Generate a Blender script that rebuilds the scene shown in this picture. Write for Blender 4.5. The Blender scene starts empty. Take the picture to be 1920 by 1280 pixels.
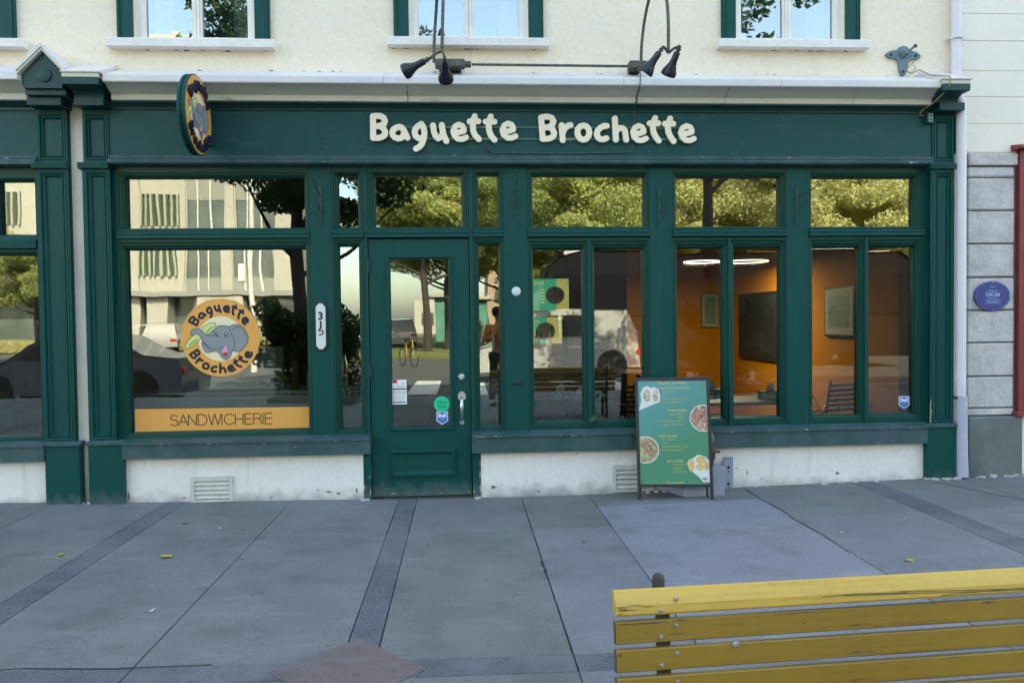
import bpy, bmesh, math, random
import numpy as np
from math import sin, cos, pi, radians, sqrt, atan2
from mathutils import Vector, Matrix
random.seed(7)
SC = bpy.context.scene
COL = SC.collection

# ------------------------------------------------------------------ camera
cam = bpy.data.objects.new('camera', bpy.data.cameras.new('camera')); COL.objects.link(cam)
cam.data.lens = 27.19; cam.data.sensor_width = 36; cam.data.clip_start = .05; cam.data.clip_end = 900
yw, pt, rl = radians(3.62), radians(1.56), radians(-.68)
fw = Vector((sin(yw)*cos(pt), cos(yw)*cos(pt), -sin(pt)))
rt = Vector((cos(yw), -sin(yw), 0)); up = rt.cross(fw)
r2 = cos(rl)*rt + sin(rl)*up; u2 = -sin(rl)*rt + cos(rl)*up
m = Matrix((r2, u2, -fw)).transposed().to_4x4(); m.translation = Vector((0, -6.5, 1.5))
cam.matrix_world = m
SC.camera = cam

# ------------------------------------------------------------------ light
SUN_EL, SUN_AZ = radians(42), radians(14)          # sun stands behind the shop, a little to the right
W = bpy.data.worlds.new('World'); SC.world = W; W.use_nodes = True
wn = W.node_tree.nodes; wn.clear()
sky = wn.new('ShaderNodeTexSky'); sky.sky_type = 'NISHITA'; sky.sun_disc = False
sky.sun_elevation = SUN_EL; sky.sun_rotation = SUN_AZ
sky.air_density = 1.0; sky.dust_density = 2.5; sky.ozone_density = 1.0
bg = wn.new('ShaderNodeBackground'); bg.inputs[1].default_value = .15
wo = wn.new('ShaderNodeOutputWorld')
W.node_tree.links.new(sky.outputs[0], bg.inputs[0]); W.node_tree.links.new(bg.outputs[0], wo.inputs[0])
sun = bpy.data.objects.new('sun', bpy.data.lights.new('sun', 'SUN')); COL.objects.link(sun)
sun.data.energy = 3.2; sun.data.angle = radians(.5); sun.data.color = (1, .93, .82)
sd = Vector((sin(SUN_AZ)*cos(SUN_EL), cos(SUN_AZ)*cos(SUN_EL), sin(SUN_EL)))
sun.rotation_euler = sd.to_track_quat('Z', 'Y').to_euler()
vs = SC.view_settings
vs.view_transform = 'Standard'; vs.look = 'None'; vs.gamma = 1; vs.use_curve_mapping = False
vs.exposure = 2.84
vs.use_white_balance = True; vs.white_balance_temperature = 7700; vs.white_balance_tint = 4
SC.render.engine = 'CYCLES'
SC.cycles.use_denoising = True
SC.cycles.max_bounces = 8; SC.cycles.transparent_max_bounces = 24; SC.cycles.glossy_bounces = 4
SC.cycles.caustics_reflective = False; SC.cycles.caustics_refractive = False
SC.cycles.sample_clamp_indirect = 6

# ------------------------------------------------------------------ node helpers
def mat(name, col, rough=.6, metal=0., var=0., vscale=3., vcol=None, bump=0., bscale=40., spec=.5, fine=0., fscale=60., detail=6., coat=0.):
    """Procedural material: base colour mottled towards vcol by noise, plus fine grain and relief."""
    M = bpy.data.materials.new(name); M.use_nodes = True
    n = M.node_tree.nodes; l = M.node_tree.links; b = n['Principled BSDF']
    b.inputs['Roughness'].default_value = rough; b.inputs['Metallic'].default_value = metal
    b.inputs['Specular IOR Level'].default_value = spec; b.inputs['Coat Weight'].default_value = coat
    tc = n.new('ShaderNodeTexCoord'); out = None
    if var > 0:
        nz = n.new('ShaderNodeTexNoise'); nz.inputs['Scale'].default_value = vscale; nz.inputs['Detail'].default_value = detail
        nz.inputs['Roughness'].default_value = .62
        l.new(tc.outputs['Object'], nz.inputs['Vector'])
        mr = n.new('ShaderNodeMapRange'); mr.inputs[1].default_value = .35; mr.inputs[2].default_value = .68; mr.inputs[4].default_value = var
        l.new(nz.outputs['Fac'], mr.inputs[0])
        mx = n.new('ShaderNodeMix'); mx.data_type = 'RGBA'
        mx.inputs[6].default_value = (*col, 1); mx.inputs[7].default_value = (*(vcol or tuple(c*.6 for c in col)), 1)
        l.new(mr.outputs[0], mx.inputs[0]); out = mx.outputs[2]
    if fine > 0:
        f = n.new('ShaderNodeTexNoise'); f.inputs['Scale'].default_value = fscale; f.inputs['Detail'].default_value = 3
        l.new(tc.outputs['Object'], f.inputs['Vector'])
        mf = n.new('ShaderNodeMapRange'); mf.inputs[1].default_value = .3; mf.inputs[2].default_value = .7
        mf.inputs[3].default_value = 1-fine; mf.inputs[4].default_value = 1+fine
        l.new(f.outputs['Fac'], mf.inputs[0])
        vm = n.new('ShaderNodeVectorMath'); vm.operation = 'SCALE'
        if out: l.new(out, vm.inputs[0])
        else: vm.inputs[0].default_value = col
        l.new(mf.outputs[0], vm.inputs['Scale']); out = vm.outputs[0]
    if out: l.new(out, b.inputs['Base Color'])
    else: b.inputs['Base Color'].default_value = (*col, 1)
    if bump > 0:
        bz = n.new('ShaderNodeTexNoise'); bz.inputs['Scale'].default_value = bscale; bz.inputs['Detail'].default_value = 5
        l.new(tc.outputs['Object'], bz.inputs['Vector'])
        bp = n.new('ShaderNodeBump'); bp.inputs['Strength'].default_value = 1; bp.inputs['Distance'].default_value = bump
        l.new(bz.outputs['Fac'], bp.inputs['Height']); l.new(bp.outputs[0], b.inputs['Normal'])
    return M

def overlay(M, col, scale, lo, hi, fac=1., stretch=(1, 1, 1), seed=0., rough=None):
    """A second layer (dirt, chips, stain) on top of whatever drives the base colour."""
    n = M.node_tree.nodes; l = M.node_tree.links; b = n['Principled BSDF']
    tc = n.new('ShaderNodeTexCoord'); mp = n.new('ShaderNodeMapping')
    mp.inputs['Scale'].default_value = stretch; mp.inputs['Location'].default_value = (seed, seed*.7, seed*1.3)
    l.new(tc.outputs['Object'], mp.inputs[0])
    nz = n.new('ShaderNodeTexNoise'); nz.inputs['Scale'].default_value = scale; nz.inputs['Detail'].default_value = 8
    nz.inputs['Roughness'].default_value = .6
    l.new(mp.outputs[0], nz.inputs['Vector'])
    mr = n.new('ShaderNodeMapRange'); mr.inputs[1].default_value = lo; mr.inputs[2].default_value = hi; mr.inputs[4].default_value = fac
    l.new(nz.outputs['Fac'], mr.inputs[0])
    mx = n.new('ShaderNodeMix'); mx.data_type = 'RGBA'; mx.inputs[7].default_value = (*col, 1)
    s = b.inputs['Base Color']
    if s.is_linked: l.new(s.links[0].from_socket, mx.inputs[6])
    else: mx.inputs[6].default_value = s.default_value
    l.new(mr.outputs[0], mx.inputs[0]); l.new(mx.outputs[2], s)
    return M

def streaks(M, col, scale, lo, hi, fac, seed=0., stretch=(1, 1, .07)):
    return overlay(M, col, scale, lo, hi, fac, stretch, seed)

def zstain(M, col, z0, z1, fac, scale=6.):
    """Dirt splashed up a wall near height z0, fading out by z1, ragged."""
    n = M.node_tree.nodes; l = M.node_tree.links; b = n['Principled BSDF']
    g = n.new('ShaderNodeNewGeometry'); sx = n.new('ShaderNodeSeparateXYZ'); l.new(g.outputs['Position'], sx.inputs[0])
    nz = n.new('ShaderNodeTexNoise'); nz.inputs['Scale'].default_value = scale; nz.inputs['Detail'].default_value = 8
    l.new(g.outputs['Position'], nz.inputs['Vector'])
    a = n.new('ShaderNodeMath'); a.operation = 'MULTIPLY_ADD'; a.inputs[1].default_value = (z1-z0)*1.6; l.new(nz.outputs['Fac'], a.inputs[0])
    l.new(sx.outputs[2], a.inputs[2])
    mr = n.new('ShaderNodeMapRange'); mr.inputs[1].default_value = z0+(z1-z0)*.8; mr.inputs[2].default_value = z1+(z1-z0)*.8
    mr.inputs[3].default_value = fac; mr.inputs[4].default_value = 0
    l.new(a.outputs[0], mr.inputs[0])
    mx = n.new('ShaderNodeMix'); mx.data_type = 'RGBA'; mx.inputs[7].default_value = (*col, 1)
    s = b.inputs['Base Color']
    if s.is_linked: l.new(s.links[0].from_socket, mx.inputs[6])
    else: mx.inputs[6].default_value = s.default_value
    l.new(mr.outputs[0], mx.inputs[0]); l.new(mx.outputs[2], s)
    return M

def emit(name, col, s):
    M = bpy.data.materials.new(name); M.use_nodes = True; b = M.node_tree.nodes['Principled BSDF']
    b.inputs['Base Color'].default_value = (*col, 1); b.inputs['Emission Color'].default_value = (*col, 1)
    b.inputs['Emission Strength'].default_value = s; return M

def glass(name, refl, tint, wav=.0016, wscale=1.3, seed=0.):
    """Window glass: mirror reflection over a tinted see-through pane, slightly wavy."""
    M = bpy.data.materials.new(name); M.use_nodes = True
    n = M.node_tree.nodes; l = M.node_tree.links; n.clear()
    o = n.new('ShaderNodeOutputMaterial'); t = n.new('ShaderNodeBsdfTransparent'); t.inputs[0].default_value = (*tint, 1)
    g = n.new('ShaderNodeBsdfGlossy'); g.inputs['Roughness'].default_value = 0.0; g.inputs[0].default_value = (.97, 1, .98, 1)
    fr = n.new('ShaderNodeFresnel'); fr.inputs[0].default_value = 1.5
    a = n.new('ShaderNodeMath'); a.operation = 'MULTIPLY_ADD'; a.inputs[1].default_value = 1.0; a.inputs[2].default_value = refl; a.use_clamp = True
    mx = n.new('ShaderNodeMixShader')
    tc = n.new('ShaderNodeTexCoord'); mp = n.new('ShaderNodeMapping'); mp.inputs['Location'].default_value = (seed, seed, seed)
    mp.inputs['Scale'].default_value = (1.6, 1, .7)
    nz = n.new('ShaderNodeTexNoise'); nz.inputs['Scale'].default_value = wscale; nz.inputs['Detail'].default_value = 1.5
    bp = n.new('ShaderNodeBump'); bp.inputs['Distance'].default_value = wav; bp.inputs['Strength'].default_value = 1
    l.new(tc.outputs['Object'], mp.inputs[0]); l.new(mp.outputs[0], nz.inputs['Vector']); l.new(nz.outputs['Fac'], bp.inputs['Height'])
    l.new(bp.outputs[0], g.inputs['Normal'])
    l.new(fr.outputs[0], a.inputs[0]); l.new(a.outputs[0], mx.inputs[0]); l.new(t.outputs[0], mx.inputs[1]); l.new(g.outputs[0], mx.inputs[2])
    l.new(mx.outputs[0], o.inputs[0]); return M

# ------------------------------------------------------------------ mesh helpers
def link(o, parent=None):
    COL.objects.link(o)
    if parent is not None: o.parent = parent
    return o

def tag(o, label=None, cat=None, group=None, kind=None):
    if label: o['label'] = label
    if cat: o['category'] = cat
    if group: o['group'] = group
    if kind: o['kind'] = kind
    return o

def thing(name, label, cat, loc=(0, 0, 0), rz=0., group=None):
    o = bpy.data.objects.new(name, None); o.empty_display_size = .1; o.location = loc; o.rotation_euler = (0, 0, rz)
    return tag(link(o), label, cat, group)

class MB:
    def __init__(s): s.v = []; s.f = []
    def add(s, v, f):
        k = len(s.v); s.v += [tuple(p) for p in v]; s.f += [tuple(i+k for i in q) for q in f]; return s
    def box(s, x0, x1, y0, y1, z0, z1, b=0.):
        if x0 > x1: x0, x1 = x1, x0
        if y0 > y1: y0, y1 = y1, y0
        if z0 > z1: z0, z1 = z1, z0
        if b <= 0:
            v = [(x, y, z) for x in (x0, x1) for y in (y0, y1) for z in (z0, z1)]
            return s.add(v, [(0, 1, 3, 2), (4, 6, 7, 5), (0, 4, 5, 1), (2, 3, 7, 6), (0, 2, 6, 4), (1, 5, 7, 3)])
        b = min(b, (x1-x0)*.45, (y1-y0)*.45, (z1-z0)*.45)
        lo, hi = (x0, y0, z0), (x1, y1, z1); idx = {}; v = []
        for sx in (0, 1):
            for sy in (0, 1):
                for sz in (0, 1):
                    sg = (sx, sy, sz)
                    for a in range(3):
                        p = [(hi[k] - (0 if k == a else b)) if sg[k] else (lo[k] + (0 if k == a else b)) for k in range(3)]
                        idx[(sg, a)] = len(v); v.append(tuple(p))
        f = []
        for a in range(3):
            c, d = (a+1) % 3, (a+2) % 3
            for sa in (0, 1):
                q = []
                for (sc_, sd_) in ((0, 0), (1, 0), (1, 1), (0, 1)):
                    g = [0]*3; g[a] = sa; g[c] = sc_; g[d] = sd_; q.append(idx[(tuple(g), a)])
                f.append(tuple(q if sa else q[::-1]))
            for sc_ in (0, 1):
                for sd_ in (0, 1):
                    g0 = [0]*3; g1 = [0]*3; g0[c] = g1[c] = sc_; g0[d] = g1[d] = sd_; g1[a] = 1
                    q = [idx[(tuple(g0), c)], idx[(tuple(g1), c)], idx[(tuple(g1), d)], idx[(tuple(g0), d)]]
                    f.append(tuple(q if (sc_ == sd_) else q[::-1]))
        for sx in (0, 1):
            for sy in (0, 1):
                for sz in (0, 1):
                    q = [idx[((sx, sy, sz), a)] for a in range(3)]
                    f.append(tuple(q if (sx+sy+sz) % 2 else q[::-1]))
        return s.add(v, f)
    def prism(s, prof, a0, a1, axis='X'):
        """closed 2D profile extruded along an axis: X -> (y,z), Y -> (x,z), Z -> (x,y)"""
        def P(p, a): return {'X': (a, p[0], p[1]), 'Y': (p[0], a, p[1]), 'Z': (p[0], p[1], a)}[axis]
        n = len(prof)
        s.add([P(p, a0) for p in prof]+[P(p, a1) for p in prof],
              [tuple(range(n))[::-1], tuple(range(n, 2*n))]+[(i, (i+1) % n, n+(i+1) % n, n+i) for i in range(n)])
        return s
    def ring(s, x0, x1, z0, z1, prof):
        """mitred rectangular frame in the XZ plane; prof = closed list of (inset, y)"""
        k = len(prof); v = []
        for (i, y) in prof:
            v += [(x0+i, y, z0+i), (x1-i, y, z0+i), (x1-i, y, z1-i), (x0+i, y, z1-i)]
        f = []
        for a in range(k):
            b = (a+1) % k
            for c in range(4):
                d = (c+1) % 4; f.append((a*4+c, a*4+d, b*4+d, b*4+c))
        return s.add(v, f)
    def tube(s, pts, r, n=8, cap=True):
        pts = [Vector(p) for p in pts]; rs = r if isinstance(r, (list, tuple)) else [r]*len(pts)
        v = []; prev = None
        for i, p in enumerate(pts):
            t = (pts[min(i+1, len(pts)-1)]-pts[max(i-1, 0)]).normalized()
            if prev is None:
                a = t.orthogonal().normalized()
            else:
                a = (prev-t*prev.dot(t)).normalized()
            prev = a; bb = t.cross(a)
            v += [p+(a*cos(2*pi*k/n)+bb*sin(2*pi*k/n))*rs[i] for k in range(n)]
        f = []
        for i in range(len(pts)-1):
            for k in range(n):
                f.append((i*n+k, i*n+(k+1) % n, (i+1)*n+(k+1) % n, (i+1)*n+k))
        if cap: f += [tuple(range(n))[::-1], tuple(range((len(pts)-1)*n, len(pts)*n))]
        return s.add(v, f)
    def lathe(s, prof, n=16, org=(0, 0, 0), axis=(0, 0, 1)):
        """prof: (radius, distance along axis)"""
        ax = Vector(axis).normalized(); a = ax.orthogonal().normalized(); b = ax.cross(a); o = Vector(org); v = []
        for r, h in prof:
            v += [o+ax*h+(a*cos(2*pi*k/n)+b*sin(2*pi*k/n))*max(r, 1e-4) for k in range(n)]
        f = [(i*n+k, i*n+(k+1) % n, (i+1)*n+(k+1) % n, (i+1)*n+k) for i in range(len(prof)-1) for k in range(n)]
        f += [tuple(range(n))[::-1], tuple(range((len(prof)-1)*n, len(prof)*n))]
        return s.add(v, f)
    def ellipse(s, cx, cz, rx, rz, y0, y1, n=40):
        p = [(cx+rx*cos(2*pi*k/n), cz+rz*sin(2*pi*k/n)) for k in range(n)]
        return s.prism(p, y0, y1, 'Y')
    def mesh(s, name, M, smooth=False):
        me = bpy.data.meshes.new(name); me.from_pydata(s.v, [], s.f)
        b = bmesh.new(); b.from_mesh(me); bmesh.ops.recalc_face_normals(b, faces=b.faces); b.to_mesh(me); b.free()
        me.materials.append(M)
        if smooth:
            me.polygons.foreach_set('use_smooth', [True]*len(me.polygons))
            me.set_sharp_from_angle(angle=radians(35))
        return me
    def obj(s, name, M, parent=None, smooth=False, loc=None):
        o = bpy.data.objects.new(name, s.mesh(name, M, smooth))
        if loc: o.location = loc
        return link(o, parent)

def copy_tree(src, loc=None, rz=None, scale=None, parent=None, label=None):
    c = src.copy(); COL.objects.link(c)
    if parent is not None: c.parent = parent
    if loc is not None: c.location = loc
    if rz is not None: c.rotation_euler = (0, 0, rz)
    if scale is not None: c.scale = (scale,)*3 if not hasattr(scale, '__len__') else scale
    if label: c['label'] = label
    for ch in list(src.children): copy_tree(ch, parent=c)
    return c

def curve_to_mesh(cu, name, M):
    o = bpy.data.objects.new(name, cu); COL.objects.link(o)
    dg = bpy.context.evaluated_depsgraph_get(); me = bpy.data.meshes.new_from_object(o.evaluated_get(dg))
    COL.objects.unlink(o); bpy.data.objects.remove(o); bpy.data.curves.remove(cu)
    me.name = name; me.materials.clear(); me.materials.append(M); return me

def filled(polys, name, M, parent, depth=.0004, bevel=0., y=0., tf=None):
    """closed 2D outlines (x,z), holes allowed, filled and given depth; stands in the XZ plane at y facing -Y. tf: matrix placed on the object"""
    cu = bpy.data.curves.new(name, 'CURVE'); cu.dimensions = '2D'; cu.fill_mode = 'BOTH'; cu.extrude = depth; cu.bevel_depth = bevel
    cu.bevel_resolution = 1
    for p in polys:
        sp = cu.splines.new('POLY'); sp.points.add(len(p)-1); sp.use_cyclic_u = True
        for i, q in enumerate(p): sp.points[i].co = (q[0], q[1], 0, 1)
    me = curve_to_mesh(cu, name, M)
    me.transform(Matrix.Rotation(pi/2, 4, 'X')); me.transform(Matrix.Translation((0, y, 0)))
    if tf is not None: me.transform(tf)
    return link(bpy.data.objects.new(name, me), parent)

def strokes_outline(strokes, hw, res=None):
    """outline polygons (with holes) of round-ended thick strokes, by distance field + marching squares"""
    seg = [(a, b) for s in strokes for a, b in zip(s[:-1], s[1:])]
    xs = [p[0] for s in strokes for p in s]; zs = [p[1] for s in strokes for p in s]
    res = res or hw*.22
    x0, x1, z0, z1 = min(xs)-hw-2*res, max(xs)+hw+2*res, min(zs)-hw-2*res, max(zs)+hw+2*res
    X = np.arange(x0, x1, res); Z = np.arange(z0, z1, res); gx, gz = np.meshgrid(X, Z, indexing='ij'); D = np.full(gx.shape, 1e9)
    for (ax, az), (bx, bz) in seg:
        dx, dz = bx-ax, bz-az; L = dx*dx+dz*dz+1e-12
        t = np.clip(((gx-ax)*dx+(gz-az)*dz)/L, 0, 1); D = np.minimum(D, np.hypot(gx-ax-t*dx, gz-az-t*dz))
    F = hw-D; ins = F > 0; nx, nz = F.shape; nxt = {}
    def ip(i, j, k, l):
        t = F[i, j]/(F[i, j]-F[k, l]); return (X[i]+t*(X[k]-X[i]), Z[j]+t*(Z[l]-Z[j]))
    pos = {}
    mixed = ~((ins[:-1, :-1] == ins[1:, :-1]) & (ins[:-1, :-1] == ins[:-1, 1:]) & (ins[:-1, :-1] == ins[1:, 1:]))
    for i, j in zip(*np.nonzero(mixed)):
        c = [(i, j), (i+1, j), (i+1, j+1), (i, j+1)]; st = [ins[q] for q in c]; en = []
        for k in range(4):
            a, b = c[k], c[(k+1) % 4]
            if st[k] != st[(k+1) % 4]:
                key = tuple(sorted((a, b))); pos[key] = ip(*a, *b); en.append((key, st[k]))
        outs = [e for e, s_ in en if s_]; inn = [e for e, s_ in en if not s_]
        for a in outs:
            b = inn[0] if len(inn) == 1 else inn[(outs.index(a)) % len(inn)]
            nxt[a] = b
    loops = []
    while nxt:
        a = next(iter(nxt)); lp = []
        while a in nxt:
            lp.append(pos[a]); a = nxt.pop(a)
        if len(lp) > 6: loops.append(lp)
    return loops

def text_mesh(txt, size, M, name, parent, x, y, z, depth=.0003, align='LEFT', bold=0., sx=1., tf=None):
    cu = bpy.data.curves.new(name, 'FONT'); cu.body = txt; cu.size = size; cu.extrude = depth; cu.align_x = align; cu.offset = bold
    cu.resolution_u = 2
    me = curve_to_mesh(cu, name, M)
    me.transform(Matrix.Diagonal((sx, 1, 1, 1))); me.transform(Matrix.Rotation(pi/2, 4, 'X')); me.transform(Matrix.Translation((x, y, z)))
    if tf is not None: me.transform(tf)
    return link(bpy.data.objects.new(name, me), parent)

def gz(x): # height of the pavement along the facade, in metres
    return float(np.interp(x, [-14, -3.7, -2.8, -.4, .8, 4.05, 4.6, 14], [.16, .076, .052, .02, .012, .082, .092, .2]))

LETTERS=[
('B',[[(-0.709,3.176),(-0.71,2.999)],[(-0.709,3.176),(-0.676,3.179),(-0.649,3.178),(-0.622,3.163),(-0.612,3.138),(-0.623,3.114),(-0.647,3.099),(-0.694,3.093)],[(-0.65,3.095),(-0.627,3.08),(-0.613,3.053),(-0.614,3.026),(-0.638,3.007),(-0.672,2.999),(-0.71,2.999)]]),
('a',[[(-0.456,3.043),(-0.467,3.016),(-0.482,3.001),(-0.506,2.995),(-0.533,3.004),(-0.551,3.023),(-0.556,3.043),(-0.546,3.067),(-0.525,3.082),(-0.501,3.09),(-0.481,3.087),(-0.463,3.067),(-0.451,3.043),(-0.432,3.002)]]),
('g',[[(-0.317,3.114),(-0.348,3.095),(-0.368,3.071),(-0.373,3.044),(-0.365,3.018),(-0.346,3.001),(-0.323,2.994),(-0.304,3.01)],[(-0.317,3.114),(-0.302,3.091),(-0.294,3.057),(-0.294,3.023),(-0.302,2.986),(-0.316,2.952),(-0.337,2.928),(-0.364,2.912)]]),
('u',[[(-0.222,3.103),(-0.215,3.051),(-0.201,3.014),(-0.181,2.997),(-0.159,3.009),(-0.143,3.041)],[(-0.15,3.107),(-0.146,3.072),(-0.136,3.027),(-0.115,2.976)]]),
('e',[[(-0.032,3.045),(0.003,3.051),(0.031,3.061),(0.03,3.077),(0.017,3.101),(-0.012,3.111),(-0.041,3.096),(-0.058,3.058),(-0.047,3.019),(-0.019,2.994),(0.016,2.991),(0.048,3.007)]]),
('t',[[(0.121,3.18),(0.111,3.151),(0.104,3.103),(0.106,3.062),(0.122,3.025),(0.152,2.992)],[(0.078,3.137),(0.15,3.138)]]),
('t',[[(0.252,3.178),(0.242,3.148),(0.235,3.104),(0.238,3.059),(0.253,3.021),(0.281,2.988)],[(0.21,3.136),(0.282,3.136)]]),
('e',[[(0.374,3.056),(0.409,3.062),(0.437,3.072),(0.436,3.088),(0.423,3.112),(0.394,3.122),(0.364,3.107),(0.347,3.069),(0.358,3.03),(0.387,3.004),(0.422,3.002),(0.455,3.018)]]),
('B',[[(0.668,3.172),(0.673,3.112),(0.68,2.995)],[(0.668,3.172),(0.696,3.178),(0.727,3.179),(0.759,3.168),(0.772,3.14),(0.761,3.113),(0.737,3.095),(0.692,3.088)],[(0.737,3.094),(0.761,3.078),(0.777,3.047),(0.774,3.023),(0.75,3.004),(0.718,2.996),(0.68,2.995)]]),
('r',[[(0.84,3.109),(0.843,3.048),(0.848,2.986)],[(0.844,3.034),(0.853,3.062),(0.869,3.086),(0.89,3.104),(0.913,3.111)]]),
('o',[[(1.021,3.108),(0.995,3.1),(0.975,3.079),(0.97,3.048),(0.977,3.021),(0.994,2.998),(1.018,2.989),(1.045,2.998),(1.064,3.021),(1.071,3.048),(1.065,3.079),(1.047,3.1),(1.021,3.108)]]),
('c',[[(1.216,3.105),(1.191,3.104),(1.163,3.09),(1.14,3.066),(1.132,3.038),(1.141,3.011),(1.162,2.995),(1.186,2.993),(1.213,3.003)]]),
('h',[[(1.286,3.167),(1.288,3.098),(1.293,2.992)],[(1.29,3.046),(1.302,3.073),(1.327,3.088),(1.352,3.086),(1.369,3.067),(1.375,3.032),(1.38,2.99)]]),
('e',[[(1.464,3.041),(1.499,3.046),(1.528,3.057),(1.527,3.073),(1.514,3.097),(1.484,3.107),(1.454,3.092),(1.437,3.054),(1.448,3.014),(1.478,2.988),(1.513,2.986),(1.547,3.002)]]),
('t',[[(1.626,3.172),(1.615,3.144),(1.606,3.099),(1.611,3.054),(1.63,3.016),(1.655,2.984)],[(1.579,3.128),(1.652,3.128)]]),
('t',[[(1.753,3.169),(1.742,3.139),(1.732,3.096),(1.739,3.051),(1.757,3.014),(1.781,2.98)],[(1.707,3.125),(1.779,3.125)]]),
('e',[[(1.871,3.041),(1.907,3.047),(1.936,3.058),(1.935,3.074),(1.921,3.098),(1.891,3.108),(1.861,3.093),(1.843,3.055),(1.855,3.015),(1.885,2.989),(1.921,2.986),(1.954,3.002)]]),
]

# ------------------------------------------------------------------ materials
G = mat('green paint', (.0012, .061, .050), .42, var=.6, vscale=1.6, vcol=(.005, .058, .060), fine=.07, fscale=90, bump=.0012, bscale=55, spec=.18)
overlay(G, (.03, .085, .085), 9, .60, .78, .5, (1, 1, .35), 3)
overlay(G, (.30, .33, .31), 46, .735, .75, .8, (1, 1, 1), 11); streaks(G, (.035, .075, .075), 14, .58, .76, .6, 5); zstain(G, (.16, .17, .165), .02, .16, .55, 14)
GD = mat('sash green paint', (.002, .052, .037), .36, var=.4, vscale=2.2, vcol=(.004, .046, .042), fine=.06, fscale=70, bump=.0008, bscale=60, spec=.2)
overlay(GD, (.28, .30, .28), 60, .76, .775, .7, (1, 1, 1), 5)
GL = mat('weathered green sill paint', (.008, .062, .056), .5, var=.9, vscale=6, vcol=(.055, .095, .11), fine=.12, fscale=80, bump=.002, bscale=60)
overlay(GL, (.42, .43, .42), 24, .665, .70, .9, (.5, 1, 1), 2)
GF = mat('frieze green paint', (.005, .062, .056), .45, var=.8, vscale=2.0, vcol=(.014, .060, .072), fine=.06, fscale=70, bump=.001, bscale=30, spec=.22)
overlay(GF, (.05, .10, .105), 7, .58, .8, .7, (.6, 1, 1.2), 8); streaks(GF, (.05, .085, .09), 12, .60, .75, .5, 2); overlay(GF, (.26, .3, .3), 50, .745, .76, .7, (1, 1, 1), 3)
GC = mat('corbel green paint', (.006, .048, .044), .45, var=.5, vscale=5, vcol=(.014, .055, .06), bump=.001, spec=.3)
STU = mat('cream stucco', (.84, .71, .55), .9, var=.55, vscale=1.1, vcol=(.78, .68, .57), fine=.04, fscale=25, bump=.010, bscale=7, spec=.2)
overlay(STU, (.52, .47, .36), 2.2, .60, .85, .35, (.5, 1, 1.6), 4); streaks(STU, (.50, .46, .38), 5, .60, .80, .30, 7); overlay(STU, (.88, .80, .66), 4, .55, .75, .35, (1, 1, 1), 17)
overlay(STU, (.3, .27, .2), 34, .735, .75, .5, (1, 1, 1), 2)
BASE = mat('whitewashed base wall', (.82, .755, .69), .88, var=.5, vscale=2.4, vcol=(.74, .70, .66), fine=.05, fscale=30, bump=.012, bscale=7, spec=.2)
overlay(BASE, (.20, .18, .14), 7, .69, .715, .85, (1, 1, 1.2), 6); streaks(BASE, (.42, .39, .33), 9, .60, .75, .45, 3); overlay(BASE, (.30, .28, .24), 30, .70, .73, .7, (1, 1, 1), 8)
zstain(BASE, (.24, .235, .21), .0, .13, .8, 9)
RIB = mat('plaster strip', (.76, .70, .60), .9, var=.6, vscale=3, vcol=(.5, .49, .44), bump=.006, bscale=14, spec=.2)
zstain(RIB, (.3, .28, .24), .0, .3, .6)
NW = mat('neighbour plaster', (.84, .76, .66), .9, var=.5, vscale=1.5, vcol=(.76, .71, .62), fine=.03, bump=.004, bscale=14, spec=.2)
WH = mat('white frame paint', (.82, .76, .68), .5, var=.4, vscale=5, vcol=(.6, .59, .56), bump=.001, spec=.4)
SIL = mat('painted stone sill', (.78, .73, .68), .7, var=.5, vscale=6, vcol=(.64, .60, .57), fine=.06, bump=.003, bscale=30, spec=.3)
overlay(SIL, (.2, .18, .15), 30, .68, .74, .7, (.4, 1, 1), 3)
FLA = mat('lavender white flashing', (.70, .65, .59), .45, var=.8, vscale=1.8, vcol=(.60, .58, .62), fine=.03, bump=.001, bscale=12, spec=.4)
overlay(FLA, (.24, .22, .2), 14, .70, .76, .5, (.3, 1, 1), 9)
SOF = mat('grey soffit paint', (.60, .61, .54), .6, var=.5, vscale=1.5, vcol=(.54, .54, .50), fine=.04, bump=.001, bscale=14)
overlay(SOF, (.1, .09, .07), 18, .70, .74, .7, (.4, 1, 1), 12)
CRM = mat('cream trim strip', (.60, .56, .45), .6, var=.6, vscale=2.0, vcol=(.62, .60, .53), bump=.002, bscale=30)
overlay(CRM, (.30, .26, .15), 12, .64, .72, .6, (.3, 1, 1), 5)
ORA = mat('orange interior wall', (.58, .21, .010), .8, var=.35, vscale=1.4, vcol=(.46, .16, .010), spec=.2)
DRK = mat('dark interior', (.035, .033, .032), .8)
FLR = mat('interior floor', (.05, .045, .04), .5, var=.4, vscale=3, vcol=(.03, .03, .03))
BLK = mat('black metal', (.012, .014, .018), .4, spec=.5, bump=.0008)
NAV = mat('navy lamp enamel', (.008, .012, .024), .35, spec=.5, var=.5, vscale=20, vcol=(.02, .025, .035))
CON = mat('galvanised conduit', (.11, .105, .095), .55, metal=.5, var=.8, vscale=25, vcol=(.05, .045, .03), bump=.001)
SLV = mat('brushed nickel', (.62, .62, .62), .3, metal=1., var=.4, vscale=30, vcol=(.4, .4, .4))
PIP = mat('white downpipe enamel', (.70, .65, .67), .42, var=.4, vscale=5, vcol=(.60, .58, .62), bump=.001, bscale=8)
zstain(PIP, (.36, .36, .46), .3, .9, .6, 12)
CREAM = mat('cream sign letter', (.93, .80, .61), .5, var=.3, vscale=9, vcol=(.87, .75, .58), spec=.3)
ROOFM = mat('roof', (.1, .1, .1), .9)
GLS = [glass('shop glass %d' % i, r, (.80, .86, .83), .0009, 1.1+.25*i, 3.1*i) for i, r in enumerate((.105, .09, .11, .10))]
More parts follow.
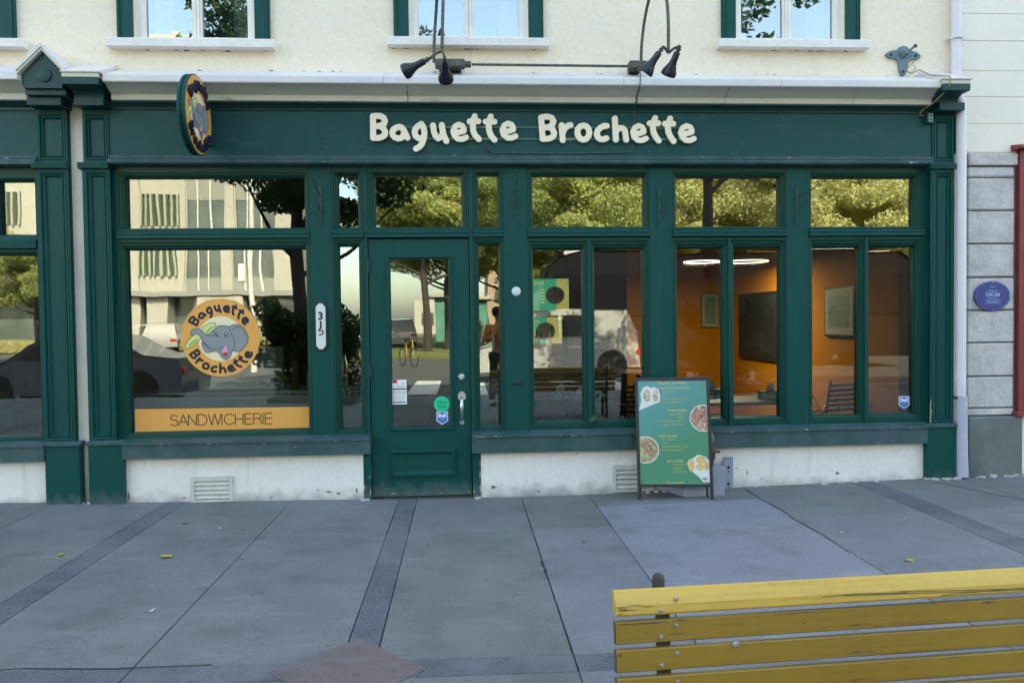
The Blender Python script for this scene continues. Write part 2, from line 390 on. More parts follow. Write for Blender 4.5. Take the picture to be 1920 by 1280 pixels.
GLT = [glass('transom glass %d' % i, .15, (.78, .84, .81), .0009, 1.2+.3*i, 5.3*i) for i in range(2)]
GLC = [glass('casement glass %d' % i, r, (.84, .88, .85), .0008, 1.2+.3*i, 2.3*i) for i, r in enumerate((.085, .03))]
GLU = glass('upstairs glass', .15, (.8, .85, .85), .0006, 1.3, 9)

def lerp_rect(A, B, t): return [A[k]+(B[k]-A[k])*t for k in range(4)]
def ring2(mb, A, B, prof):
    """rectangular ring blending rect A (x0,x1,z0,z1) into rect B; prof: closed list of (t, y)"""
    v = []
    for t, y in prof:
        x0, x1, z0, z1 = lerp_rect(A, B, t); v += [(x0, y, z0), (x1, y, z0), (x1, y, z1), (x0, y, z1)]
    k = len(prof); f = []
    for a in range(k):
        b = (a+1) % k
        for c in range(4):
            d = (c+1) % 4; f.append((a*4+c, a*4+d, b*4+d, b*4+c))
    return mb.add(v, f)

SASH = [(0, .0), (.30, .0), (.36, .012), (.62, .014), (.68, .026), (.86, .030), (.93, .052), (1, .060), (1, .105), (0, .105)]
npane = [0]
def window(parent, A, B, M=None, name='window', prof=SASH, y=0., glassm=None, tilt=None):
    fr = ring2(MB(), A, B, [(t, yy+y) for t, yy in prof]).obj(name, M or GD, parent)
    x0, x1, z0, z1 = B; npane[0] += 1
    p = MB().box(x0-.008-(x0+x1)/2, x1+.008-(x0+x1)/2, 0, .006, z0-.008-(z0+z1)/2, z1+.008-(z0+z1)/2).obj('pane', glassm or GLS[npane[0] % 4], fr)
    p.location = ((x0+x1)/2, .08+y, (z0+z1)/2)
    rr = random.Random(npane[0]*7)
    a, b = (rr.uniform(-.0025, .0025), rr.uniform(-.0025, .0025)) if tilt is None else tilt
    p.rotation_euler = (a, 0, b)
    return fr

# ------------------------------------------------------------------ our building
B0 = thing('shop_building', 'cream stucco building with the long dark green sandwich shopfront and three full white windows above', 'building')
XL, XR = -3.10, 4.29                                   # party lines of the shopfront
w = MB()
ops = [(-4.62, -3.655), (-2.62, -1.66), (-.41, .577), (2.34, 3.295), (5.9, 6.8)]
xs = [-26]+[c for o in ops[:4] for c in o]+[4.29]
ZT, ZB = 5.55, 3.80
for i in range(0, len(xs), 2): w.box(xs[i], xs[i+1], 0, .32, ZB, ZT)
w.box(-26, 4.29, 0, .32, 3.26, ZB); w.box(-26, 4.29, 0, .32, ZT, 12.2)
w.obj('wall', STU, B0)
MB().box(-26, 4.285, .34, 9, 12.0, 12.2).box(4.19, 4.28, .33, 9, 0, 12).box(-26, 4.28, 9, 9.2, 0, 12.1).box(-26, -25.7, .33, 9, 0, 12).obj('roof', ROOFM, B0)
MB().box(-3.150, -3.010, .0, .10, .0, 3.27, .004).obj('wall_strip', RIB, B0)
# white base walls either side of the door
MB().box(-2.772, -.838, -.03, .12, -.03, .425).obj('base_wall', BASE, B0)
MB().box(.136, 3.99, -.03, .12, -.03, .405).obj('base_wall', BASE, B0)
# sill bands
def sill(x0, x1, zt, zb, name='sill'):
    s = MB().prism([(.02, zt+.02), (-.105, zt), (-.118, zt-.006), (-.118, zt-.022), (-.10, zt-.026), (-.10, zb), (.02, zb)], x0, x1, 'X')
    return s.obj(name, GL, B0)
sill(-2.757, -.775, .555, .416); sill(.062, 3.985, .556, .400)
# lower jambs by the door
MB().box(-.841, -.779, -.035, .1, .0, .415, .003).obj('jamb', G, B0)
MB().box(.066, .134, -.035, .1, .0, .400, .003).obj('jamb', G, B0)
# posts
for x0, x1 in ((-1.250, -1.072), (.350, .552), (1.594, 1.788), (2.786, 2.978)):
    MB().box(x0, x1, -.006, .11, .55, 2.79, .004).obj('post', G, B0)
for x0, x1 in ((-.806, -.780), (.062, .094)):
    MB().box(x0, x1, -.010, .11, .55, 2.79, .003).obj('mullion', G, B0)
MB().box(-2.815, -2.795, .0, .11, .55, 2.79).obj('end_jamb', G, B0); MB().box(4.008, 4.035, .0, .11, .55, 2.79).obj('end_jamb', G, B0)
# head board above the openings and transom bars
MB().box(-2.80, 4.02, .004, .11, 2.748, 2.80).obj('head_board', GC, B0)
for x0, x1, dz in ((-2.795, -1.25, 0), (-1.072, -.806, 0), (-.78, .062, 0), (.094, .350, 0), (.552, 1.594, 0), (1.788, 2.786, -.004), (2.978, 4.008, -.006)):
    MB().prism([(.1, 2.262+dz), (-.012, 2.256+dz), (-.024, 2.248+dz), (-.028, 2.236+dz), (-.022, 2.228+dz), (-.022, 2.200+dz), (.1, 2.192+dz)], x0+.001, x1-.001, 'X').obj('transom_bar', G, B0)
# windows: (opening rect, glass rect)
def W4(A, Bx, **k): return window(B0, A, Bx, **k)
W4((-2.795, -1.251, 2.258, 2.75), (-2.733, -1.297, 2.290, 2.697), name='transom_window')
W4((-2.795, -1.251, .556, 2.194), (-2.743, -1.296, .612, 2.112), name='window', tilt=(0, 0))
W4((-1.071, -.807, 2.258, 2.75), (-1.019, -.860, 2.290, 2.719), name='transom_window')
W4((-1.071, -.807, .556, 2.194), (-1.021, -.861, .618, 2.132), name='sidelight')
W4((-.779, .061, 2.258, 2.75), (-.714, .001, 2.290, 2.719), name='transom_window', glassm=GLT[0])
W4((.095, .349, 2.258, 2.75), (.145, .306, 2.290, 2.719), name='transom_window')
W4((.095, .349, .557, 2.194), (.140, .310, .618, 2.132), name='sidelight')
for (A, Bg) in (((.553, 1.593, 2.258, 2.75), (.603, 1.554, 2.288, 2.712)), ((1.789, 2.785, 2.256, 2.75), (1.833, 2.738, 2.284, 2.702)), ((2.979, 4.007, 2.254, 2.75), (3.020, 3.935, 2.280, 2.697))):
    W4(A, Bg, name='transom_window', glassm=GLT[int(A[0]) % 2])
for (x0, xm, x1, g) in ((.553, 1.070, 1.593, (.600, 1.018, 1.122, 1.541)), (1.789, 2.284, 2.785, (1.838, 2.234, 2.334, 2.738)), (2.979, 3.487, 4.007, (3.031, 3.441, 3.533, 3.943))):
    zt = 2.190 if x0 < 1 else 2.186
    for a, b, ga, gb in ((x0, xm-.001, g[0], g[1]), (xm+.001, x1, g[2], g[3])):
        W4((a, b, .572, zt), (ga, gb, .645, 2.097), name='casement', glassm=GLC[0 if x0 < 1 else 1])
    MB().box(xm-.013, xm+.013, -.014, .01, .575, zt-.003, .004).obj('astragal', G, B0)
    MB().prism([(.06, .574), (-.028, .572), (-.034, .562), (-.03, .5565), (.06, .5565)], x0+.004, x1-.004, 'X').obj('drip_moulding', GL, B0)

# door
D = MB(); DA = (-.774, .056, .036, 2.186); DG = (-.598, -.116, .612, 2.020)
ring2(D, DA, DG, [(0, .008), (1, .008), (1, .052), (0, .052)])
door = D.obj('door', G, B0)
ring2(MB(), (-.628, -.084, .588, 2.048), DG, [(0, .008), (.12, -.008), (.45, -.010), (.60, .004), (.82, .008), (1, .022), (1, .03), (0, .03)]).obj('glazing_bead', G, door)
ring2(MB(), (-.622, -.072, .196, .428), (-.575, -.118, .243, .381), [(0, .0078), (.1, -.010), (.45, -.012), (.6, .000), (.9, .005), (1, .0078), (1, .02), (0, .02)]).obj('panel_moulding', G, door)
MB().box(DG[0]-.01, DG[1]+.01, .03, .036, DG[2]-.01, DG[3]+.01).obj('pane', GLS[1], door)
h = MB().prism([(-.0165+.034*cos(a), .868+.041*sin(a)) for a in np.linspace(0, 2*pi, 20, endpoint=False)], -.004, .0075, 'Y')
h.tube([(-.017, -.006, .862), (-.018, -.045, .845), (-.018, -.058, .79), (-.018, -.05, .72), (-.018, -.022, .672), (-.018, -.006, .655)], [.012, .011, .015, .013, .008, .008], 10)
h.prism([(-.018+.018*cos(a), .652+.022*sin(a)) for a in np.linspace(0, 2*pi, 14, endpoint=False)], -.006, .0075, 'Y')
h.obj('handle', SLV, door, True)
MB().lathe([(.031, 0), (.031, .008), (.024, .016), (.016, .018), (.014, .010)], 18, (-.018, .0075, 1.03), (0, -1, 0)).obj('lock', SLV, door, True)
for z in (1.967, 1.099, .251):
    MB().box(-.790, -.764, -.014, .006, z-.055, z+.055, .002).tube([(-.777, -.018, z-.058), (-.777, -.018, z+.058)], .006, 8).obj('hinge', GC, door)
MB().prism([(.12, .034), (-.05, .026), (-.055, .0), (.12, .0)], -.779, .062, 'X').obj('threshold', CON, B0)

# pilaster: base block, panelled shaft, collar, frieze panel
def pilaster(par, xl, xr, bx=None, gable=False, side=1):
    bx = bx or (xl+.002, xr+.058)
    o = MB().box(xl, xr, -.040, .10, .56, 2.76).obj('pilaster', G, par)
    prof = [(0, -.0605), (.16, -.0605), (.30, -.0605), (.36, -.068), (.52, -.066), (.56, -.052), (.74, -.054), (.80, -.060), (.9, -.056), (1, -.044), (1, -.03), (0, -.03)]
    ring2(MB(), (xl+.0, xr-.0, .565, 2.75), (xl+.072, xr-.052, .618, 2.690), prof).obj('shaft_moulding', G, o)
    ring2(MB(), (xl+.012, xr-.0, 2.806, 3.222), (xl+.066, xr-.045, 2.862, 3.150), prof).obj('frieze_moulding', G, o)
    MB().box(xl+.012, xr, -.04, .1, 2.80, 3.23).obj('frieze_block', GF, o)
    MB().prism([(.1, 2.805), (-.092, 2.80), (-.096, 2.792), (-.090, 2.755), (-.062, 2.748), (.1, 2.748)], xl-.022, xr-.0, 'X').obj('collar', G, o)
    MB().prism([(.1, .566), (-.072, .566), (-.084, .556), (-.084, .553), (-.102, .548), (-.102, .536), (-.09, .53), (.1, .53)], bx[0]-.012, bx[1]+.012, 'X').obj('base_cap', GL, o)
    MB().box(bx[0], bx[1], -.088, .1, -.03, .53, .003).obj('base_block', G, o)
    # corbel
    MB().box(xl+.006, xr+.018, -.18, .0, 3.226, 3.290, .003).obj('corbel_block', GC, o)
    if not gable:
        cove = [(.0, 3.290)]+[(-.175-.13*(1-cos(a)), 3.290+.058*sin(a)) for a in np.linspace(0, pi/2, 7)]+[(.0, 3.348)]
        x0, x1 = (xl-.01, xr+.045) if side > 0 else (xl-.06, xr-.03)
        MB().prism(cove, x0+.02, x1-.02, 'X').obj('corbel_cove', GC, o)
        MB().box(x0, x1, -.32, .0, 3.349, 3.402, .002).obj('corbel_fascia', GC, o)
        MB().box(x0, x1, -.324, .0, 3.4025, 3.438, .003).obj('corbel_trim', CRM, o)
        MB().prism([(-.0, 3.595), (-.336, 3.446), (-.336, 3.4385), (-.0, 3.4385)], x0-.008, x1+.012, 'X').obj('corbel_flashing', FLA, o)
    else:
        xc = (xl+xr)/2+.062; xa, xb = xl+.022, xr+.082
        MB().box(xa, xb, -.225, .0, 3.291, 3.335, .003).obj('corbel_fascia', GC, o)
        MB().prism([(xa+.01, 3.336), (xb-.01, 3.336), (xb-.01, 3.45), (xc, 3.625), (xa+.01, 3.45)], -.255, .0, 'Y').obj('gable_block', GC, o)
        MB().lathe([(.056, 0), (.056, .010), (.048, .014)], 24, (xc, -.256, 3.435), (0, -1, 0)).obj('gable_disc', GC, o, True)
        for sgn, xe in ((-1, xa-.03), (1, xb+.03)):
            q = [(xc, 3.668), (xe, 3.480), (xe, 3.452), (xc, 3.640)]
            MB().prism(q, -.30, .0, 'Y').obj('gable_flashing', FLA, o)
            q = [(xc, 3.6395), (xe, 3.4515), (xe-sgn*-.0, 3.428), (xc, 3.616)]
            MB().prism(q, -.29, .0, 'Y').obj('gable_trim', CRM, o)
    return o
pilaster(B0, -3.030, -2.816)
pilaster(B0, 4.030, 4.236, (3.986, 4.243), side=-1)

# cornice, frieze, architrave
CX0, CX1 = -2.752, 3.985
joins = [-2.752, -.60, 1.32, 2.62, 3.985]
for a, b in zip(joins[:-1], joins[1:]):
    MB().prism([(.0, 3.560), (-.26, 3.450), (-.288, 3.440), (-.292, 3.432), (-.292, 3.386), (-.286, 3.378), (-.27, 3.378), (-.27, 3.43), (.0, 3.53)], a+.0015, b-.0015, 'X').obj('cornice_flashing', FLA, B0)
joins = [-2.752, -1.9, -.42, 1.46, 2.2, 3.3, 3.985]
for a, b in zip(joins[:-1], joins[1:]):
    sh = lambda a, e: a
    MB().prism([(.0, 3.50), (-.268, 3.425), (-.268, 3.381), (-.145, 3.326), (.0, 3.326)], a+.001, b-.001, 'X').obj('cornice_soffit', SOF, B0)
    MB().box(a+.001, b-.001, -.150, .0, 3.279, 3.3255, .003).obj('cornice_strip', CRM, B0)
MB().prism([(.0, 3.2785), (-.115, 3.2785), (-.11, 3.268), (-.085, 3.258), (-.075, 3.246), (-.064, 3.244), (-.064, 3.228), (.0, 3.228)], -2.81, 4.03, 'X').obj('bed_mould', GC, B0)
MB().box(-2.817, 4.041, -.050, .10, 2.868, 3.2275).obj('frieze_board', GF, B0)
MB().prism([(.0, 2.8675), (-.058, 2.8675), (-.062, 2.862), (-.060, 2.850), (-.074, 2.848), (-.078, 2.838), (-.074, 2.826), (-.088, 2.822), (-.092, 2.812), (-.088, 2.796), (-.06, 2.786), (.0, 2.786)], -2.816, 4.040, 'X').obj('architrave_mould', GL, B0)
# grime lines at the cornice joints and drips on the trim
GRI = mat('black grime', (.06, .05, .035), .9)
gr_ = random.Random(9)
for x, zt, zb in ((-.42, 3.378, 3.325), (1.46, 3.378, 3.325), (2.2, 3.378, 3.34)):
    yz = lambda z: -.145-(z-3.326)/(3.381-3.326)*.123
    q = []; n = 7
    for i in range(n+1):
        z = zt+(zb-zt)*i/n; q.append((x+gr_.uniform(-.002, .002), yz(z)-.0015, z))
    MB().tube(q, [gr_.uniform(.0012, .0032) for _ in q], 5).obj('joint_grime', GRI, B0)
for x in (-.42, 1.46): MB().tube([(x, -.1515, 3.322), (x+.002, -.1515, 3.30), (x-.001, -.1515, 3.281)], [.002, .003, .0015], 5).obj('joint_grime', GRI, B0)
for k in range(26):
    x = gr_.uniform(-2.7, 3.95); L = gr_.uniform(.006, .03); MB().box(x, x+L, -.003, -.0005, 3.5605, 3.5605+gr_.uniform(.002, .007)).obj('joint_grime', GRI, B0)
for (sx0, sx1, zs) in ((-2.812, -1.499, 3.724), (-.585, .742, 3.758), (2.172, 3.476, 3.772)):
    for k in range(7):
        x = gr_.uniform(sx0+.02, sx1-.05); MB().box(x, x+gr_.uniform(.01, .05), -.0025, -.0004, zs-gr_.uniform(.003, .012), zs-.0005).obj('joint_grime', GRI, B0)
# old fixing rails behind the letters
RAI = mat('rail paint', (.022, .115, .098), .5, var=.7, vscale=4, vcol=(.05, .14, .12)); overlay(RAI, (.32, .31, .15), 3.2, .55, .62, .8, (1, 1, .2), 14)
for z in (3.098, 3.002):
    MB().box(-.545, 1.93, -.060, -.0505, z-.010, z+.010, .002).obj('fixing_rail', RAI, B0)

# wall vents
VNT = mat('vent paint', (.62, .60, .54), .7, var=.6, vscale=12, vcol=(.42, .4, .35))
for x0, x1, z0, z1 in ((-2.240, -1.905, .043, .250), (1.250, 1.60, .040, .262)):
    v = ring2(MB(), (x0, x1, z0, z1), (x0+.03, x1-.03, z0+.018, z1-.04), [(0, -.052), (.9, -.052), (1, -.035), (1, -.028), (0, -.028)]).obj('vent', VNT, B0)
    MB().box(x0+.03, x1-.03, -.0305, -.029, z0+.018, z1-.04).obj('vent_back', BLK, v)
    for k in range(4):
        z = z0+.024+k*(z1-z0-.058)/4
        MB().prism([(-.031, z+.034), (-.048, z+.008), (-.048, z), (-.033, z+.018)], x0+.03, x1-.03, 'X').obj('slat', VNT, v)

# worn and peeled spots in the paint and plaster
PEEL = [mat('peeled pale primer', (.50, .48, .42), .8, var=.8, vscale=40, vcol=(.30, .26, .16)), mat('bare weathered wood', (.30, .22, .10), .8, var=.8, vscale=40, vcol=(.45, .40, .30)), mat('broken plaster', (.22, .19, .15), .95, var=.9, vscale=50, vcol=(.10, .085, .07), bump=.004, bscale=60)]
pl_ = random.Random(31)
def peel(x, z, w_, h_, mi, y):
    n = 16; q = []
    for i in range(n):
        a = 2*pi*i/n; r = pl_.uniform(.45, 1.1); q.append((x+w_*cos(a)*r, z+h_*sin(a)*r))
    filled([q], 'worn_spot', PEEL[mi], B0, depth=.0002, y=y-.0008)
for z in np.linspace(.59, .76, 7): peel(4.034+.003*sin(z*60), z, .006+.004*(z < .7), .020, 1, -.0605)
for x, z, w_, h_, mi, y in ((.128, .30, .004, .03, 0, -.035), (.126, .20, .006, .04, 0, -.035), (.128, .09, .007, .05, 0, -.035), (.074, .06, .006, .018, 0, -.035), (-.786, .07, .005, .035, 0, -.035), (-.834, .12, .004, .03, 0, -.035), (-.79, .20, .003, .02, 0, -.035),
    (-.60, .050, .03, .004, 0, .008), (-.2, .046, .02, .003, 0, .008), (.03, .055, .008, .005, 0, .008), (.24, .095, .030, .020, 2, -.03), (-1.13, .085, .030, .010, 2, -.03), (-1.05, .070, .018, .012, 2, -.03), (-1.22, .10, .012, .006, 2, -.03), (3.22, .12, .022, .014, 2, -.03), (3.0, .09, .05, .006, 0, -.03),
    (.62, .05, .016, .008, 2, -.03), (-.90, .09, .010, .03, 2, -.03), (-2.745, .08, .010, .04, 2, -.03), (-2.30, .06, .02, .007, 2, -.03), (2.55, .09, .014, .006, 2, -.03), (2.42, .15, .006, .03, 2, -.03), (.95, .36, .015, .004, 2, -.03), (-1.6, .05, .02, .005, 2, -.03), (2.9, .37, .01, .003, 2, -.03), (1.12, .05, .02, .005, 2, -.03), (-2.0, .35, .012, .003, 2, -.03)):
    peel(x, z+gz(x)*.4, w_, h_, mi, y)
for x0, x1, z, y in ((-2.5, -1.9, .535, -.118), (-1.5, -.9, .537, -.118), (.08, .30, .538, -.118), (.8, 1.1, .536, -.118), (2.2, 2.9, .537, -.118), (3.2, 3.9, .536, -.118)):
    for k in range(6): peel(pl_.uniform(x0, x1), z+pl_.uniform(-.006, .006), pl_.uniform(.004, .022), .0025, 0, y)
for k in range(22): peel(pl_.uniform(-2.7, 3.9), pl_.uniform(2.9, 3.2), pl_.uniform(.002, .006), .002, 0, -.050)

# upstairs windows
CUR = mat('curtain', (.50, .50, .55), .9)
for i, (ox0, ox1, sx0, sx1, zs) in enumerate(((-4.62, -3.655, -4.80, -3.444, 3.775), (-2.62, -1.66, -2.812, -1.499, 3.790), (-.41, .577, -.585, .742, 3.824), (2.34, 3.295, 2.172, 3.476, 3.838))):
    MB().prism([(.05, zs+.008), (-.086, zs+.0), (-.092, zs-.006), (-.092, zs-.066), (.05, zs-.066)], sx0, sx1, 'X').obj('window_sill', SIL, B0)
    fz = zs+.009
    cx = (ox0+ox1)/2
    fr = MB()
    for a, b in ((ox0, cx-.002), (cx+.002, ox1)):
        ring2(fr, (a, b, fz, ZT), (a+(.075 if a == ox0 else .04), b-(.075 if b == ox1 else .04), fz+.05, ZT-.07), [(0, .04), (.5, .04), (.6, .055), (1, .062), (1, .10), (0, .10)])
    f_ = fr.obj('upper_window', WH, B0)
    for a, b in ((ox0, cx), (cx, ox1)):
        p = MB().box(a+.03, b-.03, .08, .086, fz+.04, ZT-.06).obj('pane', GLU, f_)
    rm = MB().box(ox0-.3, ox1+.3, 1.4, 1.5, 3.5, 5.9).box(ox0-.4, ox0-.3, .33, 1.5, 3.5, 5.9).box(ox1+.3, ox1+.4, .33, 1.5, 3.5, 5.9).box(ox0-.3, ox1+.3, .33, 1.4, 3.45, 3.5)
    rm.obj('upper_room', mat('upper room paint', (.16, .18, .22), .9) if i == 0 else bpy.data.materials['upper room paint'], B0)
    for (ca, cb) in ((ox0+.06, ox0+.22), (ox1-.24, ox1-.07)):
        n = 14; pr = [(ca+(cb-ca)*k/n, .24+.02*sin(k*1.9+i)) for k in range(n+1)]
        pr += [(x, y+.006) for x, y in pr[::-1]]
        MB().prism(pr, 3.86, 5.5, 'Z').obj('curtain', CUR, B0)
    for a, b in ((ox0-.125, ox0-.002), (ox1+.002, ox1+.125)):
        if i == 3 and a < ox0: b = ox0-.002
        s_ = MB().box(a, b, -.030, -.002, zs+.012, ZT+.05, .003)
        sh = s_.obj('shutter', G, B0)
        xx = b-.030 if a > ox1-.01 else a+.012
        MB().box(xx, xx+.014, -.040, -.0305, zs+.02, ZT, .003).box(xx+.022, xx+.030, -.036, -.0305, zs+.02, ZT, .002).obj('shutter_edge', G, sh)

# ------------------------------------------------------------------ interior (room seen through the windows)
RM = thing('shop_interior', 'orange painted shop room behind the right hand windows', 'room'); RM['kind'] = 'structure'; del RM['category']
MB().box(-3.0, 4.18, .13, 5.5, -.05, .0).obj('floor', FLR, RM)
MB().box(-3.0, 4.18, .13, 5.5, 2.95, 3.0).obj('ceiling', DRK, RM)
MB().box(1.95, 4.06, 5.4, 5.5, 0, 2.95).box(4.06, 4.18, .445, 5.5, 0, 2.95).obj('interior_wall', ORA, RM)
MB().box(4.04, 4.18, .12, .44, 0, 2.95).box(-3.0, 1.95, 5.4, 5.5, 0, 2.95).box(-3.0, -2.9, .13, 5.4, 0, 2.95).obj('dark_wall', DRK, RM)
MB().box(1.28, 1.95, 2.6, 2.78, 0, 2.95).obj('partition', mat('brown partition', (.11, .045, .03), .7), RM)

# ------------------------------------------------------------------ neighbouring shop on the left
NB = thing('neighbour_shopfront', 'green shopfront cut off at the left edge with a small gable over its pilaster', 'shopfront')
pilaster(NB, -3.386, -3.140, (-3.366, -3.100), gable=True)
MB().box(-8, -3.367, -.03, .12, -.03, .425).obj('base_wall', BASE, NB)
MB().prism([(.02, .575), (-.105, .555), (-.118, .549), (-.118, .533), (-.10, .529), (-.10, .413), (.02, .413)], -8, -3.366, 'X').obj('sill', GL, NB)
MB().box(-8, -3.388, .0, .11, 2.70, 2.79).box(-3.425, -3.388, .0, .11, .57, 2.70).obj('head_board', GD, NB)
MB().prism([(.1, 2.20), (-.018, 2.196), (-.028, 2.18), (-.022, 2.125), (.1, 2.115)], -8, -3.42, 'X').obj('transom_bar', G, NB)
for a, b in ((-5.6, -3.757), (-3.757, -3.424)):
    window(NB, (a, b, 2.198, 2.70), (a+.02 if a > -5 else a+.05, b-.016, 2.245, 2.672), name='transom_window', M=G)
window(NB, (-5.6, -3.424, .573, 2.115), (-5.5, -3.430, .610, 2.075), name='window', M=GD)
MB().box(-8, -5.6, .0, .11, .57, 2.70).obj('end_panel', G, NB)
MB().prism([(.0, 3.590), (-.26, 3.470), (-.288, 3.458), (-.292, 3.45), (-.292, 3.395), (-.286, 3.388), (-.27, 3.388), (-.27, 3.44), (.0, 3.55)], -8, -3.385, 'X').obj('cornice_flashing', FLA, NB)
MB().prism([(.0, 3.50), (-.268, 3.43), (-.268, 3.39), (-.145, 3.326), (.0, 3.326)], -8, -3.38, 'X').obj('cornice_soffit', SOF, NB)
MB().box(-8, -3.38, -.150, .0, 3.275, 3.3255, .003).obj('cornice_strip', CRM, NB)
MB().prism([(.0, 3.2745), (-.115, 3.2745), (-.11, 3.268), (-.085, 3.25), (-.064, 3.238), (-.064, 3.215), (.0, 3.215)], -8, -3.38, 'X').obj('bed_mould', GC, NB)
MB().box(-8, -3.375, -.050, .10, 2.868, 3.2145).obj('frieze_board', GF, NB)
MB().prism([(.0, 2.8675), (-.058, 2.8675), (-.062, 2.862), (-.060, 2.850), (-.074, 2.848), (-.078, 2.838), (-.074, 2.826), (-.088, 2.822), (-.092, 2.812), (-.088, 2.786), (-.06, 2.775), (.0, 2.775)], -8, -3.375, 'X').obj('architrave_mould', GL, NB)
MB().box(-8, -3.12, 3.0, 3.1, 0, 3).box(-8, -3.12, .13, 3.0, -.05, 0).box(-8, -3.12, .13, 3, 2.95, 3).box(-3.12, -3.05, .13, 3.1, 0, 3).obj('dark_room', DRK, NB)

# ------------------------------------------------------------------ neighbouring stone building on the right
SB = thing('stone_building', 'pale building at the right edge with grey stone blocks below scored cream plaster', 'building')
STN = mat('grey dressed stone', (.58, .54, .52), .85, var=.95, vscale=5, vcol=(.42, .395, .385), fine=.16, fscale=50, bump=.014, bscale=14, spec=.25)
overlay(STN, (.22, .20, .19), 3.0, .60, .74, .6, (1.6, 1, .5), 3); overlay(STN, (.62, .58, .56), 7, .62, .72, .5, (1, 1, 1), 13)
PLI = mat('dark stone plinth', (.15, .17, .16), .8, var=.9, vscale=3, vcol=(.09, .105, .10), fine=.12, fscale=60, bump=.004, bscale=25)
overlay(PLI, (.33, .33, .33), 6, .6, .75, .5, (1, 1, .5), 3)
rb0 = random.Random(2)
zs = [2.907, 2.787, 2.690, 2.404, 2.117, 1.825, 1.537, 1.257, .963, .682, .615]
for a, b in zip(zs[:-1], zs[1:]):
    jx = 4.392
    if a-b > .2 or a > 2.85 or b < .65: cuts = [jx, 4.818 if a < 2.85 else 4.84]
    else: cuts = [jx, 4.818]
    for c0, c1 in zip(cuts[:-1], cuts[1:]):
        MB().box(c0+.003, c1-.003, -.020+(-.012 if a > 2.85 else 0), .10, b+.005+rb0.uniform(0, .004), a-.004-rb0.uniform(0, .004), rb0.uniform(.006, .013)).obj('stone_block', STN, SB)
MB().box(4.388, 4.84, .0, .12, .60, 2.90).obj('mortar', mat('mortar', (.14, .13, .12), .95), SB)
MB().box(4.375, 4.875, -.060, .1, .0, .612, .012).obj('plinth', PLI, SB)
zz = 2.91; k = 0
while zz < 6.2:
    h_ = (.25, .23, .225, .257, .233)[k % 5]
    MB().box(4.30, 6.5, .0+(.001*(k % 2)), .1, zz+.002, zz+h_-.002, .003).obj('plaster_course', NW, SB); zz += h_; k += 1
MB().box(4.29, 4.39, .012, .11, .0, 2.9).box(6.5, 26, .0, .1, 0, 12.2).box(4.30, 6.5, .0, .1, zz, 12.2).box(4.30, 6.5, .008, .1, 2.9, zz).box(4.3, 26, .1, .32, 3.2, 12.2).box(4.3, 26, .34, 9, 12, 12.2).box(25.8, 26, .33, 9, 0, 12).box(4.3, 26, 9, 9.2, 0, 12).obj('wall', NW, SB)
RED = mat('red door paint', (.23, .03, .028), .5, var=.4, vscale=4, vcol=(.17, .025, .025), bump=.001)
rd = MB().box(4.842, 4.99, -.05, .1, .66, 2.92, .004).obj('red_door_surround', RED, SB)
MB().box(4.90, 4.93, -.060, -.0505, .72, 2.90, .004).obj('surround_moulding', RED, rd)
MB().prism([(.1, 2.99), (-.12, 2.955), (-.12, 2.93), (-.08, 2.922), (.1, 2.922)], 4.79, 6.2, 'X').obj('surround_cap', RED, rd)
MB().box(4.80, 6.2, -.10, .1, .615, .658, .005).obj('surround_foot', RED, rd)
MB().box(4.88, 6.2, -.03, .1, .0, .612, .004).obj('step_block', BASE, SB)
MB().box(4.99, 6.2, .02, .1, .66, 2.92).obj('red_door', RED, SB)

# pale mortar smears and rubble where walls meet the pavement
rb = random.Random(5)
for x0, x1, n in ((3.98, 4.25, 9), (4.40, 4.95, 12), (1.2, 1.7, 6), (-.86, -.78, 2), (.06, .14, 2), (-3.15, -3.02, 3), (2.4, 3.9, 8)):
    for k in range(n):
        x = rb.uniform(x0, x1); s_ = rb.uniform(.008, .022); y = -.035-rb.uniform(0, .05)-(.04 if x > 3.95 else 0)
        z = gz(x)
        v = [(x+s_*1.6*sin(a)*rb.uniform(.6, 1.2), y+s_*cos(a)*rb.uniform(.6, 1.2), z+hh) for hh in (-.005, s_*.8) for a in np.linspace(0, 2*pi, 6, endpoint=False)]
        if k == 0: chips = MB()
        chips.add(v, [tuple(range(6)), tuple(range(6, 12))]+[(i, (i+1) % 6, 6+(i+1) % 6, 6+i) for i in range(6)])
    tag(chips.obj('rubble', STN), None, None, None, 'stuff')

# downpipe
dp = thing('downpipe', 'white enamel rain downpipe running down between the green front and the stone blocks', 'drainpipe', (0, 0, 0))
MB().tube([(4.250, -.06, 6), (4.252, -.06, 3.35)], .040, 16).tube([(4.252, -.06, 3.42), (4.290, -.075, 3.30), (4.296, -.075, .80)], .042, 16).obj('pipe', PIP, dp, True)
MB().tube([(4.300, -.078, .80), (4.303, -.08, .33), (4.306, -.085, .10)], [.047, .047, .050], 16).obj('pipe_shoe', mat('dull grey shoe', (.36, .37, .46), .55, var=.7, vscale=9, vcol=(.5, .5, .55), bump=.003, bscale=30), dp, True)
for z, x in ((3.86, 4.25), (.775, 4.30)):
    MB().lathe([(.052, 0), (.052, .022)], 16, (x, -.068, z), (0, 0, 1)).box(x-.07, x+.0, -.05, -.02, z+.004, z+.018).obj('strap', CON if z < 1 else PIP, dp)

